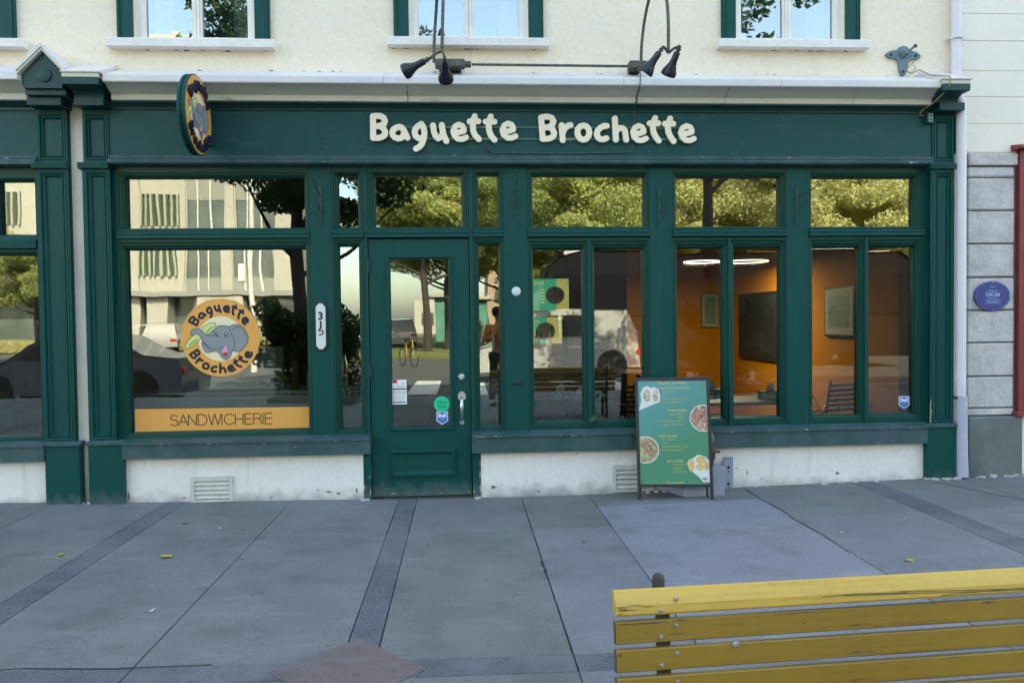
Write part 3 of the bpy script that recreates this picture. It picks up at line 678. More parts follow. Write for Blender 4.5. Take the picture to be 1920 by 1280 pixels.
# ------------------------------------------------------------------ pavement
GA = Vector((0, 0, 0))
def concrete(name, c, v, sp=.10):
    M = mat(name, c, .88, var=1, vscale=1.3, vcol=v, fine=sp*2.6, fscale=120, bump=.005, bscale=110, spec=.25, detail=10)
    overlay(M, tuple(x*.5 for x in c), 2.6, .52, .76, .7, (1, 1, 1), 6)
    overlay(M, tuple(min(1, x*1.28) for x in c), 5.5, .55, .72, .5, (.5, 1.6, 1), 16)
    overlay(M, tuple(x*.25 for x in c), 42, .715, .74, .8, (1, 1, 1), 1); overlay(M, tuple(x*.5 for x in c), 11, .66, .70, .55, (1, 1, 1), 31); overlay(M, tuple(x*.6 for x in c), .9, .55, .72, .5, (1, 1, 1), 12)
    overlay(M, tuple(min(1, x*1.5) for x in c), 70, .70, .76, .5, (1, 1, 1), 21)
    return M
CONC = [concrete('pavement concrete', (.190, .198, .197), (.147, .155, .157)), concrete('violet grey concrete', (.205, .209, .222), (.165, .170, .182)),
        concrete('greenish concrete', (.182, .192, .186), (.140, .151, .146))]
CNEW = concrete('new concrete', (.238, .240, .268), (.212, .215, .242), .09)
BAND = concrete('dark paver band', (.128, .138, .152), (.10, .11, .128), .18)
overlay(BAND, (.175, .185, .188), 2.2, .46, .66, .75, (1, 1, 1), 4)
DIAM = concrete('red paver', (.185, .14, .135), (.15, .12, .115), .12); overlay(DIAM, (.16, .16, .165), 4, .50, .68, .6, (1, 1, 1), 4)
SW = tag(link(bpy.data.objects.new('sidewalk', None)), 'grey concrete pavement with dark paver bands in front of the shop', None, None, 'structure')
xb = [-14, -10, -8, -6, -4.5, -3.7, -2.8, -1.6, -.4, .8, 2.4, 4.05, 4.6, 6, 8, 14]
bs = MB(); v = [(x, y, gz(x)-.016) for x in xb for y in (.3, -8.6)]
bs.add(v, [(2*i, 2*i+1, 2*i+3, 2*i+2) for i in range(len(xb)-1)]).obj('sidewalk_bed', mat('joint dirt', (.05, .052, .05), .95, var=.9, vscale=6, vcol=(.12, .12, .115)), SW)
rs = random.Random(3)
def slab(x0, x1, y0, y1, M, name='slab', dz=0., g=.0021):
    if x1-x0 < .012 or y0-y1 < .012: return
    n = max(1, int((x1-x0)/.35)); xs_ = [x0+g+(x1-x0-2*g)*k/n for k in range(n+1)]
    t = dz+rs.uniform(-.0012, .0012); c = .003; v = []; f = []
    rows = [(y0-g, -.03), (y0-g, -c), (y0-g-c, 0), (y1+g+c, 0), (y1+g, -c), (y1+g, -.03)]
    for i, x in enumerate(xs_):
        for (y, z) in rows:
            xx = x+(c if i == 0 and z == 0 else 0)-(c if i == n and z == 0 else 0)
            v.append((xx, y, gz(xx)+z+t))
    for i in range(n):
        for k in range(5): f.append((i*6+k, i*6+k+1, (i+1)*6+k+1, (i+1)*6+k))
    f += [tuple(range(6)), tuple(range(n*6, n*6+6))]
    o = MB().add(v, f).obj(name, M, SW)
    return o
cols = []
mids = [-8.98, -7.09, -5.19, -3.305, -1.430, .470, 2.370, 4.28, 6.2, 8.1]
bands = {-6.14: .075, -4.25: .075, -2.36: .080, -.475: .074, 3.435: .10, 5.3: .08}
edges = sorted(mids)
cells = []
for a, b in zip(edges[:-1], edges[1:]):
    bb = [k for k in bands if a < k < b]
    if bb:
        k = bb[0]; h_ = bands[k]; cells += [(a, k-h_, 0), (k-h_, k+h_, 1), (k+h_, b, 0)]
    else: cells.append((a, b, 0))
rows = [(-.0, -1.06), (-1.06, -3.125), (-3.125, -3.290), (-3.290, -5.2), (-5.2, -6.9), (-6.9, -7.07), (-7.07, -8.42)]
for (x0, x1, isb) in cells:
    for j, (y0, y1) in enumerate(rows):
        hb = j in (2, 5)
        if x0 < 1.4 < x1 and j < 2:      # where newer, paler slabs were cast
            slab(x0, 1.045, y0, y1, CONC[2 if j == 0 else 1])
            if j == 0:
                slab(1.045, x1, y0, -.455, CONC[2]); slab(1.045, x1, -.455, y1, CNEW)
            else: slab(1.045, x1, y0, y1, CNEW, g=.002)
            continue
        M = BAND if (isb or hb) else CONC[2 if (x0 > 2.3 and j == 0) else 1 if x0 > .4 and j > 0 else rs.choice((0, 0, 2))]
        slab(x0, x1, y0, y1, M, g=.0006 if (isb and not hb) else .0021)
for bx in (-2.36, -.50, 3.435):
    for by in (-3.215, -6.98):
        s_ = .335; n = 4
        v = []; c = [(0, s_), (s_*.97, -.01), (0, -s_), (-s_*1.02, 0)]
        v = [(bx+p[0], by+p[1], gz(bx+p[0])+.0035) for p in c]+[(bx+p[0], by+p[1], gz(bx+p[0])-.02) for p in c]
        v.append((bx, by, gz(bx)+.0045))
        MB().add(v, [(0, 1, 8), (1, 2, 8), (2, 3, 8), (3, 0, 8)]+[(i, (i+1) % 4, 4+(i+1) % 4, 4+i) for i in range(4)]).obj('diamond_slab', DIAM, SW)
# weathered crack along the joint in front of the second post
ck = MB(); y = -1.1; x = .472
while y > -3.1:
    y2 = y-rs.uniform(.03, .09); x2 = .470+rs.uniform(-.005, .005); wd = rs.uniform(.0012, .0035) if not -2.0 < y < -1.78 else rs.uniform(.007, .013)
    z = gz(x)+.0012
    ck.add([(x-wd, y, z), (x+wd, y, z), (x2+wd*.6, y2, z), (x2-wd*.6, y2, z)], [(0, 1, 2, 3)]); x, y = x2, y2
ck.obj('crack', mat('crack dirt', (.03, .03, .03), .95), SW)
for (pts) in (((-2.02, -3.12), (-1.9, -3.11), (-1.5, -3.135), (-1.1, -3.12)), ((2.38, -.1), (2.36, -.5), (2.39, -.8), (2.36, -1.1), (2.385, -1.5), (2.36, -1.9)), ((3.93, .0), (4.02, -.2), (4.1, -.5), (4.24, -.85), (4.4, -1.2))):
    c2 = MB()
    for (a, b) in zip(pts[:-1], pts[1:]):
        d = Vector((b[0]-a[0], b[1]-a[1])).normalized(); nrm = Vector((-d.y, d.x))*rs.uniform(.003, .007)
        c2.add([(a[0]-nrm.x, a[1]-nrm.y, gz(a[0])+.0016), (a[0]+nrm.x, a[1]+nrm.y, gz(a[0])+.0016), (b[0]+nrm.x*.5, b[1]+nrm.y*.5, gz(b[0])+.0016), (b[0]-nrm.x, b[1]-nrm.y, gz(b[0])+.0016)], [(0, 1, 2, 3)])
    c2.obj('crack', bpy.data.materials['crack dirt'], SW)
KRB = mat('kerb stone', (.28, .28, .27), .85, var=.6, vscale=4, vcol=(.2, .2, .2), fine=.1, bump=.003)
kb = tag(link(bpy.data.objects.new('kerb', None)), None, None, None, 'structure')
for k in range(28):
    MB().box(-14+k*1.0+.003, -13+k*1.0-.003, -8.60, -8.425, -.15, gz(-13.5+k)+.002, .015).obj('kerb_stone', KRB, kb)

# ground beyond: road, markings, lawn
ASP = mat('asphalt', (.075, .073, .070), .85, var=.8, vscale=.25, vcol=(.06, .059, .057), fine=.15, fscale=60, bump=.003, bscale=120)
SAND = mat('dry ground', (.20, .17, .11), .95, var=.8, vscale=.15, vcol=(.13, .13, .06), fine=.2, fscale=30)
LAWN = mat('lawn', (.085, .12, .028), .95, var=.9, vscale=.5, vcol=(.14, .13, .045), fine=.3, fscale=20, bump=.03, bscale=12)
tag(MB().add([(-400, 300, -.16), (400, 300, -.16), (400, -600, -.16), (-400, -600, -.16)], [(0, 1, 2, 3)]).obj('ground', SAND), None, None, None, 'structure')
tag(MB().add([(-90, -8.6, -.120), (90, -8.6, -.120), (90, -27, -.120), (-8, -27, -.12), (-10, -36, -.12), (-10, -60, -.12), (-34, -60, -.12), (-34, -27, -.12), (-90, -27, -.12)], [tuple(range(9))]).obj('road', ASP), None, None, None, 'structure')
tag(MB().box(-14, -90, .35, -8.6, -.155, .15).box(14, 90, .35, -8.6, -.155, .19).obj('far_pavement', CONC[0]), None, None, None, 'structure')
tag(MB().box(-7.5, 90, -27.2, -75, -.15, .03, .02).obj('lawn', LAWN), None, None, None, 'structure')
WHT = mat('road paint', (.62, .62, .58), .7, var=.5, vscale=3, vcol=(.4, .4, .38))
mk = tag(link(bpy.data.objects.new('crosswalk', None)), None, None, None, 'structure')
for k in range(5): MB().box(-1.25+k*1.15, -.62+k*1.15, -10.6, -14.4, -.119, -.114).obj('stripe', WHT, mk)
MB().box(-26, -8, .0, .3, -.1, 3.26).obj('side_wall', STU, NB)

# ------------------------------------------------------------------ raised letters over the door
SG = thing('sign_lettering', 'raised cream bubble letters spelling Baguette Brochette on the green frieze', 'shop sign')
for i, (ch, st) in enumerate(LETTERS):
    hw = .0232 if ch in 'e' else .0245
    filled(strokes_outline(st, hw-.003, .0045), 'letter', CREAM, SG, depth=.010, bevel=.003, y=-.077)

# ------------------------------------------------------------------ the round elephant logo (used on the window and on the hanging sign)
LC = (650., 665.)
def P_(pts): return [((x-LC[0])/1000., -(y-LC[1])/1000.) for x, y in pts]
def smooth(pts, n=2):
    for _ in range(n):
        q = []
        for a, b in zip(pts, pts[1:]+pts[:1]):
            q += [(a[0]*.75+b[0]*.25, a[1]*.75+b[1]*.25), (a[0]*.25+b[0]*.75, a[1]*.25+b[1]*.75)]
        pts = q
    return pts
HEAD = smooth(P_([(570, 560), (600, 520), (640, 508), (710, 505), (770, 520), (800, 560), (800, 620), (838, 690), (842, 770), (800, 840), (790, 870), (765, 930), (715, 968), (665, 935), (632, 880), (612, 852), (550, 845), (480, 800), (430, 735), (405, 680), (380, 640), (345, 615), (300, 622), (268, 636), (254, 590), (290, 548), (340, 538), (395, 560), (440, 605), (490, 640), (545, 648), (568, 620)]))
EARR = smooth(P_([(765, 522), (815, 495), (880, 492), (940, 520), (985, 590), (1015, 680), (990, 760), (940, 800), (915, 845), (860, 858), (800, 840), (835, 790), (835, 700), (790, 620), (775, 570)]))
EARL = smooth(P_([(400, 700), (400, 770), (430, 845), (475, 868), (530, 850), (570, 845), (500, 800), (440, 740)]))
NUB = smooth(P_([(500, 560), (550, 560), (575, 600), (560, 650), (510, 655), (470, 630)]))
BAG1 = smooth(P_([(178, 800), (195, 740), (240, 680), (300, 622), (345, 612), (392, 640), (385, 680), (330, 730), (270, 775), (210, 806)]))
BAG2 = smooth(P_([(396, 560), (430, 515), (490, 480), (560, 464), (596, 478), (570, 540), (520, 590), (480, 628), (440, 605)]))
LET1 = smooth(P_([(215, 785), (260, 728), (330, 682), (376, 660), (330, 702), (260, 756)])); LET2 = smooth(P_([(452, 600), (500, 545), (556, 500), (556, 514), (510, 562), (468, 612)]))
MOUTH = smooth(P_([(712, 735), (740, 830), (742, 880), (715, 915), (680, 890), (650, 850), (690, 810)]), 1)
TNG = [((708+34*cos(a)-LC[0])/1000, -(885+30*sin(a)-LC[1])/1000) for a in np.linspace(0, 2*pi, 20, endpoint=False)]
def circ(x, y, r, n=24): return [((x+r*cos(a)-LC[0])/1000, -(y+r*sin(a)-LC[1])/1000) for a in np.linspace(0, 2*pi, n, endpoint=False)]
def grow(p, d):
    s_ = P2 = []; n = len(p); A = sum(p[i][0]*p[(i+1) % n][1]-p[(i+1) % n][0]*p[i][1] for i in range(n)); sg = 1 if A > 0 else -1; out = []
    for i in range(n):
        a, b = p[i-1], p[(i+1) % n]; dx, dy = b[0]-a[0], b[1]-a[1]; L = math.hypot(dx, dy)+1e-9
        out.append((p[i][0]+sg*dy/L*d, p[i][1]-sg*dx/L*d))
    return out
def C(n, c, r=.5): return mat(n, c, r, spec=.3)
LG = dict(amber=C('amber vinyl', (.78, .36, .085)), cream=C('cream vinyl', (.84, .70, .46)), grey=C('elephant grey print', (.26, .27, .28)), ink=C('dark ink', (.018, .022, .035)),
          bread=C('bread print', (.66, .66, .25)), leaf=C('lettuce print', (.12, .33, .08)), pink=C('pink print', (.72, .33, .50)), red=C('red print', (.5, .05, .07)), white=C('white ink', (.8, .8, .78)))
NAVL = C('navy raised letter', (.006, .010, .028), .4)

def warp(word, top):
    """bends one word of the sign round the logo circle"""
    L = LETTERS[:8] if word == 0 else LETTERS[8:]
    xs_ = [p[0] for c, s in L for k in s for p in k]; xa, xb = min(xs_), max(xs_); out = []
    for c, s in L:
        ns = []
        for k in s:
            q = []
            for i, (a, b) in enumerate(zip(k[:-1], k[1:])):
                for t in (0, .5): q.append((a[0]+(b[0]-a[0])*t, a[1]+(b[1]-a[1])*t))
            q.append(k[-1]); r_ = []
            for x, z in q:
                u = (x-xa)/(xb-xa)
                if top: th = radians(152-124*u); R = .385+(z-3.05)*.62
                else: th = radians(207+126*u); R = .400-(z-3.09)*.62
                r_.append((R*cos(th), R*sin(th)))
            ns.append(r_)
        out.append(ns)
    return out

def logo(par, y, step, ltr_depth, tf=None, rad=.515, raised=False, squash=1.):
    def disc(r, rz=None): return [[(r*cos(a), (rz or r)*sin(a)) for a in np.linspace(0, 2*pi, 64, endpoint=False)]]
    k = [0]
    def layer(polys, nm, M, d=None):
        k[0] += 1
        return filled(polys, nm, M, par, depth=(d or step*.45), y=y-step*k[0]*1.15, tf=tf)
    layer(disc(rad), 'logo_disc', LG['amber']); 
    cc = [[(x, z-.015) for x, z in disc(.297)[0]]]; layer(cc, 'logo_centre', LG['cream'])
    o = .0042
    for base, nm, M in (([EARL], 'logo_ear', 'grey'), ([NUB], 'logo_ear', 'grey'), ([BAG1, BAG2], 'logo_sandwich', 'bread')):
        layer([grow(p, o) for p in base], 'logo_outline', LG['ink']); layer([grow(p, -o*.6) for p in base], nm, LG[M])
    layer([LET1, LET2], 'logo_lettuce', LG['leaf'])
    for p in (HEAD, EARR):
        layer([grow(p, o)], 'logo_outline', LG['ink']); layer([grow(p, -o*.6)], 'logo_head' if p is HEAD else 'logo_ear', LG['grey'])
    layer([grow(MOUTH, .004)], 'logo_outline', LG['ink']); layer([MOUTH], 'logo_mouth', LG['pink']); layer([TNG], 'logo_tongue', LG['red'])
    layer([circ(605, 625, 25)], 'logo_eye', LG['ink']); layer([circ(720, 627, 25)], 'logo_eye', LG['ink']); layer([circ(612, 620, 10)], 'logo_eye_glint', LG['white']); layer([circ(720, 621, 10)], 'logo_eye_glint', LG['white'])
    layer(strokes_outline([P_([(810, 560), (850, 528), (900, 528), (950, 570), (985, 650)])], .003), 'logo_ear_fold', LG['ink'])
    layer(strokes_outline([P_([(405, 690), (460, 760), (540, 810), (600, 815), (660, 790)])], .003), 'logo_jaw_line', LG['ink'])
    for wd in (0, 1):
        for st in warp(wd, wd == 0):
            if raised: filled(strokes_outline(st, .0165, .005), 'logo_letter', NAVL, par, depth=ltr_depth, bevel=.003, y=y-step*2-ltr_depth, tf=tf)
            else: filled(strokes_outline(st, .0168, .0045), 'logo_letter', LG['ink'], par, depth=step*.45, y=y-step*2.3, tf=tf)

# vinyl circle on the inside of the big window
st_ = thing('window_logo_sticker', 'round orange elephant logo sticker on the big window left of the door', 'sticker', (-2.012, .0765, 1.386))
st_.scale = (.622, 1, .63)
logo(st_, 0, .00022, 0)
# orange SANDWICHERIE strip
bs_ = thing('window_strip_sticker', 'orange vinyl strip reading SANDWICHERIE along the bottom of the big window', 'sticker', (0, .0765, 0))
MB().prism([(-2.722, .615), (-1.299, .622), (-1.299, .796), (-2.722, .802)], -.0006, 0, 'Y').obj('strip', LG['amber'], bs_)
def arc(cx, cy, rx, ry, a0, a1, n=10): return [(cx+rx*cos(radians(a)), cy+ry*sin(radians(a))) for a in np.linspace(a0, a1, n)]
CAP = {'S': ([arc(.30, .745, .25, .235, 20, 180, 9)+arc(.30, .74, .25, .22, 180, 255, 4)+arc(.33, .26, .26, .25, 80, 0, 6)+arc(.31, .25, .28, .25, 0, -160, 10)], .66),
       'A': ([[(0, 0), (.33, 1), (.66, 0)], [(.11, .33), (.55, .33)]], .70), 'N': ([[(0, 0), (0, 1), (.58, 0), (.58, 1)]], .72),
       'D': ([[(0, 0), (0, 1), (.25, 1)]+arc(.25, .5, .40, .5, 90, -90, 12)+[(0, 0)]], .76), 'W': ([[(0, 1), (.24, 0), (.47, 1), (.70, 0), (.94, 1)]], 1.0),
       'I': ([[(0, 0), (0, 1)]], .15), 'C': ([arc(.40, .5, .38, .5, 38, 322, 18)], .84), 'H': ([[(0, 0), (0, 1)], [(.58, 0), (.58, 1)], [(0, .52), (.58, .52)]], .73),
       'E': ([[(.52, 0), (0, 0), (0, 1), (.51, 1)], [(0, .52), (.48, .52)]], .64), 'R': ([[(0, 0), (0, 1), (.32, 1)]+arc(.32, .76, .24, .24, 90, -90, 8)+[(0, .52)], [(.36, .52), (.50, .40), (.54, .12), (.60, 0)]], .70)}
def caps(word, x0, z0, x1, h, hw, M, par, y, d=.0003):
    tot = sum(CAP[c][1] for c in word)-.12; sx = (x1-x0)/tot; x = x0
    for c in word:
        g, ad = CAP[c]; st = [[(x+p[0]*sx, z0+p[1]*h) for p in k] for k in g]
        filled(strokes_outline(st, hw, hw*.6), 'letter', M, par, depth=d, y=y); x += ad*sx
caps('SANDWICHERIE', -2.440, .660, -1.606, .088, .0037, LG['ink'], bs_, -.0012)

# hanging oval sign, at right angles to the front
hs = thing('hanging_sign', 'round projecting sign with raised navy letters and elephant, fixed to the green frieze', 'hanging sign', (-1.995, -.435, 3.085))
hs.scale = (1, 1, 1)
R90 = Matrix.Rotation(pi/2, 4, 'Z')
for xa, xb, rr, nm in ((-.010, .012, .300, 'sign_board'), (-.026, -.0105, .288, 'sign_core'), (-.048, -.0265, .298, 'sign_board')):
    MB().lathe([(rr-.004, xa), (rr, xa+.004), (rr, xb-.004), (rr-.004, xb)], 56, (0, 0, 0), (1, 0, 0)).obj(nm, G if nm == 'sign_board' else GC, hs, True)
MB().box(-.044, .004, .285, .385, -.155, .175, .004).obj('bracket', GC, hs)
MB().tube([(-.03, .1, .18), (-.03, .38, .26)], .006).tube([(-.03, .1, -.18), (-.03, .38, -.1)], .006).obj('stay', BLK, hs)
lg = Matrix.Scale(.575, 4)
logo(hs, -.022, .0006, .012, tf=R90 @ lg, rad=.505, raised=True)

# ------------------------------------------------------------------ house number
hn = thing('house_number_plaque', 'narrow white upright plaque with the number 315 in black on the green post', 'number plaque')
def oct_(xc, zc, w_, h_, t): return [(xc-w_, zc-h_+t), (xc-w_*.35, zc-h_), (xc+w_*.35, zc-h_), (xc+w_, zc-h_+t), (xc+w_, zc+h_-t), (xc+w_*.35, zc+h_), (xc-w_*.35, zc+h_), (xc-w_, zc+h_-t)]
MB().prism(oct_(-1.171, 1.470, .052, .205, .038), -.022, -.0065, 'Y').obj('plaque_back', BLK, hn)
MB().prism(oct_(-1.171, 1.470, .039, .188, .030), -.026, -.0222, 'Y').obj('plaque_face', C('white enamel', (.68, .68, .65), .35), hn)
for ch, z in (('3', 1.550), ('1', 1.475)):
    text_mesh(ch, .088, LG['ink'], 'digit', hn, -1.171, -.0268, z-.024, align='CENTER', bold=.0034)
filled(strokes_outline([[(-1.181, 1.452), (-1.187, 1.432), (-1.168, 1.436), (-1.153, 1.428), (-1.153, 1.412), (-1.166, 1.402), (-1.184, 1.399)]], .0052), 'digit', LG['ink'], hn, depth=.0003, y=-.0268)

# small fittings on the posts
bl = MB().lathe([(.038, 0), (.038, .006), (.030, .012), (.012, .014)], 24, (.451, -.0065, 1.743), (0, -1, 0)).obj('door_bell', C('white plastic', (.66, .67, .66), .4), None, True)
tag(bl, 'round white disc on the green post right of the sidelight', 'bell')
t = thing('letter_latch', 'small green metal latch box low on the post right of the door', 'latch')
MB().box(.408, .494, -.020, -.0065, .962, 1.008, .003).obj('plate', GC, t); MB().tube([(.420, -.026, .975), (.482, -.026, .975)], .005).obj('bar', G, t)

# wrought iron hooks
IRN = mat('green black iron', (.012, .045, .038), .5, bump=.001)
def hook(x, z, label, dx=.16, dep=-.20, arm=True):
    h_ = thing('iron_hook', label, 'bracket', (x, -.008, z), 0, 'iron brackets on the posts')
    MB().box(-.010, .010, -.008, -.001, -.14, .12, .002).tube([(0, -.008, -.14), (.004, -.02, -.18), (-.006, -.024, -.205), (-.01, -.02, -.18)], .004, 6).obj('backplate', IRN, h_)
    MB().tube([(0, -.012, .05), (dx*.5, -.012+dep*.5, .08), (dx, dep, .125), (dx+.012, dep-.008, .150), (dx-.004, dep, .162), (dx-.012, dep+.006, .146)], .0048, 6).obj('arm', IRN, h_)
    MB().tube([(0, -.012, -.08), (dx*.35, -.012+dep*.35, -.01), (dx*.55, dep*.6, .085)], .0042, 6).tube([(0, -.012, -.08), (.014, -.03, -.10), (.020, -.035, -.075), (.010, -.026, -.066)], .004, 6).obj('brace', IRN, h_)
hook(-1.160, 2.50, 'wrought iron hook on the post left of the door', -.015, -.20)
hook(.453, 2.52, 'wrought iron hook on the post right of the door', .0, -.20)
hook(1.675, 2.47, 'wrought iron hook on the post left of the second window bay', .095, -.12)
hook(2.868, 2.48, 'wrought iron hook on the post left of the last window bay', .135, -.10)

# ------------------------------------------------------------------ spot lamps on swan neck pipes
def lamp(par, neck, mouth, r=.057):
    n_, m_ = Vector(neck), Vector(mouth); ax = (m_-n_).normalized(); L = .148
    b = MB().lathe([(.018, -.03), (.024, -.02), (.026, .04), (.032, .068), (.046, .10), (.057, .125), (r, L*.92), (r+.001, L), (r-.006, L), (r-.010, L*.9), (.03, .09)], 24, n_, ax)
    o = b.obj('lamp_head', NAV, par, True)
    MB().lathe([(.012, -.075), (.012, -.03)], 12, n_, ax).lathe([(.018, -.055), (.018, -.040)], 12, n_, ax).obj('knuckle', CON, par)
    return n_-ax*.075
def fixture(label, x0, x1, bx0, bx1, lamps, top=4.12):
    f_ = thing('spot_lamp', label, 'lamp', (0, 0, 0), 0, 'spot lamps over the sign')
    pts = [(x0, -.16, 3.59), (x0+.005, -.165, 3.75), (x0+.02, -.20, 3.92), (x0+.035, -.28, 4.05), ((x0+x1)/2+.01, -.42, top), (x1+.01, -.58, 4.04), (x1+.012, -.68, 3.88), (x1+.006, -.735, 3.68), (x1, -.75, 3.50)]
    sp = []
    for i in range(len(pts)-1):
        for t in np.linspace(0, 1, 4, endpoint=False):
            p0, p1, p2, p3 = [Vector(pts[max(0, min(len(pts)-1, i+k))]) for k in (-1, 0, 1, 2)]
            sp.append(.5*((2*p1)+(-p0+p2)*t+(2*p0-5*p1+4*p2-p3)*t*t+(-p0+3*p1-3*p2+p3)*t**3))
    sp.append(Vector(pts[-1]))
    MB().tube(sp, .0125, 10).obj('swan_neck', CON, f_, True)
    MB().box(bx0, bx1, -.215, -.12, 3.545, 3.605, .006).box(bx0+.03, bx1-.03, -.12, -.0, 3.555, 3.595).obj('junction_box', CON, f_)
    MB().lathe([(.026, 0), (.026, .06)], 12, (bx1-.01, -.165, 3.575), (1, 0, 0)).obj('gland', CON, f_)
    e = Vector((x1, -.75, 3.48))
    for nk, mo in lamps:
        k = lamp(f_, nk, mo); MB().tube([e, (e+k)/2+Vector((0, .01, .012)), k], .010, 8).obj('arm', CON, f_)
fixture('pair of black spot lamps on a bent pipe over the start of the shop name', -.205, -.125, -.195, .045, [((-.275, -.76, 3.390), (-.415, -.70, 3.335)), ((-.104, -.79, 3.365), (-.100, -.62, 3.285))])
fixture('pair of black spot lamps on a bent pipe over the end of the shop name', 1.492, 1.560, 1.385, 1.535, [((1.475, -.75, 3.462), (1.385, -.69, 3.335)), ((1.612, -.77, 3.455), (1.572, -.67, 3.33))])
cd = thing('conduit', 'thin metal conduit pipe running level between the two spot lamp boxes', 'conduit')
MB().tube([(.10, -.165, 3.575), (.6, -.165, 3.574), (1.38, -.165, 3.572)], .0105, 10).obj('pipe', CON, cd, True)
# cable down the frieze
cb = MB().tube([(1.455, -.20, 3.54), (1.452, -.305, 3.47), (1.450, -.300, 3.38), (1.448, -.165, 3.32), (1.448, -.155, 3.28), (1.447, -.07, 3.24), (1.455, -.058, 3.18), (1.440, -.058, 3.08)], .0045, 6)
cb.tube([(1.445, -.058, 2.975), (1.447, -.058, 2.93), (1.435, -.058, 2.902), (1.40, -.060, 2.893), (.9, -.062, 2.884), (.35, -.062, 2.888), (.27, -.062, 2.884), (.24, -.062, 2.90), (.225, -.062, 2.93), (.205, -.062, 2.945), (.195, -.062, 2.925), (.215, -.062, 2.90), (.235, -.064, 2.915)], .0042, 6)
cable = cb.obj('sign_cable', mat('painted cable', (.05, .085, .085), .5), None, True); tag(cable, 'thin painted cable looping below the raised letters and over the cornice', 'cable')

# anchor plate on the stucco, cable and socket at the right end
an = thing('wall_anchor', 'three lobed blue grey iron plate on the stucco above the cornice', 'wall bracket', (3.806, 0, 3.70))
ANC = mat('blue grey iron paint', (.12, .19, .22), .5, var=.6, vscale=14, vcol=(.08, .13, .16), bump=.001)
pl = [(-.158, .042), (-.12, .064), (-.09, .072), (-.055, .070), (-.035, .100), (.0, .112), (.04, .100), (.060, .070), (.10, .066), (.135, .050), (.160, .022), (.12, .002), (.065, .000), (.042, -.03), (.036, -.095), (.0, -.150), (-.036, -.095), (-.034, -.03), (-.06, .006), (-.10, .008), (-.135, .02)]
filled([smooth(pl, 1)], 'plate', ANC, an, depth=.008, bevel=.003, y=-.013)
for x, z in ((-.112, .036), (.112, .032), (0, -.105)): MB().lathe([(.012, 0), (.012, .006), (.006, .010)], 10, (x, -.024, z), (0, -1, 0)).obj('bolt', GC, an)
MB().lathe([(.038, 0), (.036, .03), (.024, .06)], 16, (0, -.022, .045), (0, -1, .15)).tube([(.0, -.06, .03), (.055, -.10, .085)], .010, 8).obj('socket', ANC, an, True)
MB().lathe([(.014, 0), (.016, .02)], 10, (.052, -.10, .08), (.6, -.5, .5)).obj('ring', BLK, an)
WC = mat('dirty yellow cable', (.30, .27, .15), .6)
c1 = MB().tube([(3.80, -.05, 3.60), (3.84, -.08, 3.56), (3.90, -.10, 3.585), (3.94, -.18, 3.52), (4.0, -.29, 3.475), (4.02, -.335, 3.46), (4.022, -.337, 3.40), (4.0, -.26, 3.33), (3.975, -.17, 3.28), (3.94, -.08, 3.25), (3.925, -.07, 3.21), (3.96, -.07, 3.205)], .0055, 8)
c1.tube([(3.83, -.03, 3.61), (3.87, -.06, 3.66), (3.90, -.05, 3.61), (3.86, -.05, 3.58)], .004, 6)
tag(c1.obj('power_cable', WC, None, True), 'yellowish cable hanging over the right end of the cornice down to a socket', 'cable')
sk = thing('outdoor_socket', 'small green outdoor socket box at the right end of the frieze', 'socket')
MB().box(3.968, 4.024, -.11, -.0505, 3.135, 3.225, .005).obj('box', GC, sk)
MB().box(3.978, 4.016, -.113, -.1105, 3.145, 3.215, .001).obj('cover', mat('socket cover', (.16, .24, .24), .4), sk)
for z in (3.165, 3.195): MB().lathe([(.009, 0), (.009, .002)], 10, (3.997, -.1135, z), (0, -1, 0)).obj('outlet', BLK, sk)

# oval plaque on the stone
oq = thing('oval_plaque', 'dark blue oval plaque with pale lettering on the grey stone blocks', 'plaque', (4.600, 0, 1.662))
OB = mat('blue plaque enamel', (.035, .045, .20), .35, var=.4, vscale=12, vcol=(.045, .055, .24)); OBR = mat('blue plaque rim', (.06, .07, .24), .3); PW = C('pale blue ink', (.33, .38, .70), .5)
MB().ellipse(0, 0, .160, .128, -.046, -.0205, 48).obj('rim', OBR, oq); MB().ellipse(0, 0, .146, .114, -.0485, -.0462, 48).obj('face', OB, oq)
text_mesh('DRUM', .046, PW, 'lettering', oq, 0, -.0489, -.004, align='CENTER', bold=.0012)
text_mesh('William', .028, PW, 'lettering', oq, 0, -.0489, .036, align='CENTER')
text_mesh('MAISON', .014, PW, 'lettering', oq, 0, -.0489, .076, align='CENTER')
for i, z in enumerate((-.022, -.040, -.052, -.064)): MB().box(-.05-.02*(i % 2), .05+.02*(i % 2), -.0490, -.0486, z, z+.004).obj('lettering', PW, oq)
for a in (0, pi, -pi/2, pi/2): MB().lathe([(.006, 0), (.004, .004)], 8, (.150*cos(a), -.046, .118*sin(a)), (0, -1, 0)).obj('screw', SLV, oq)

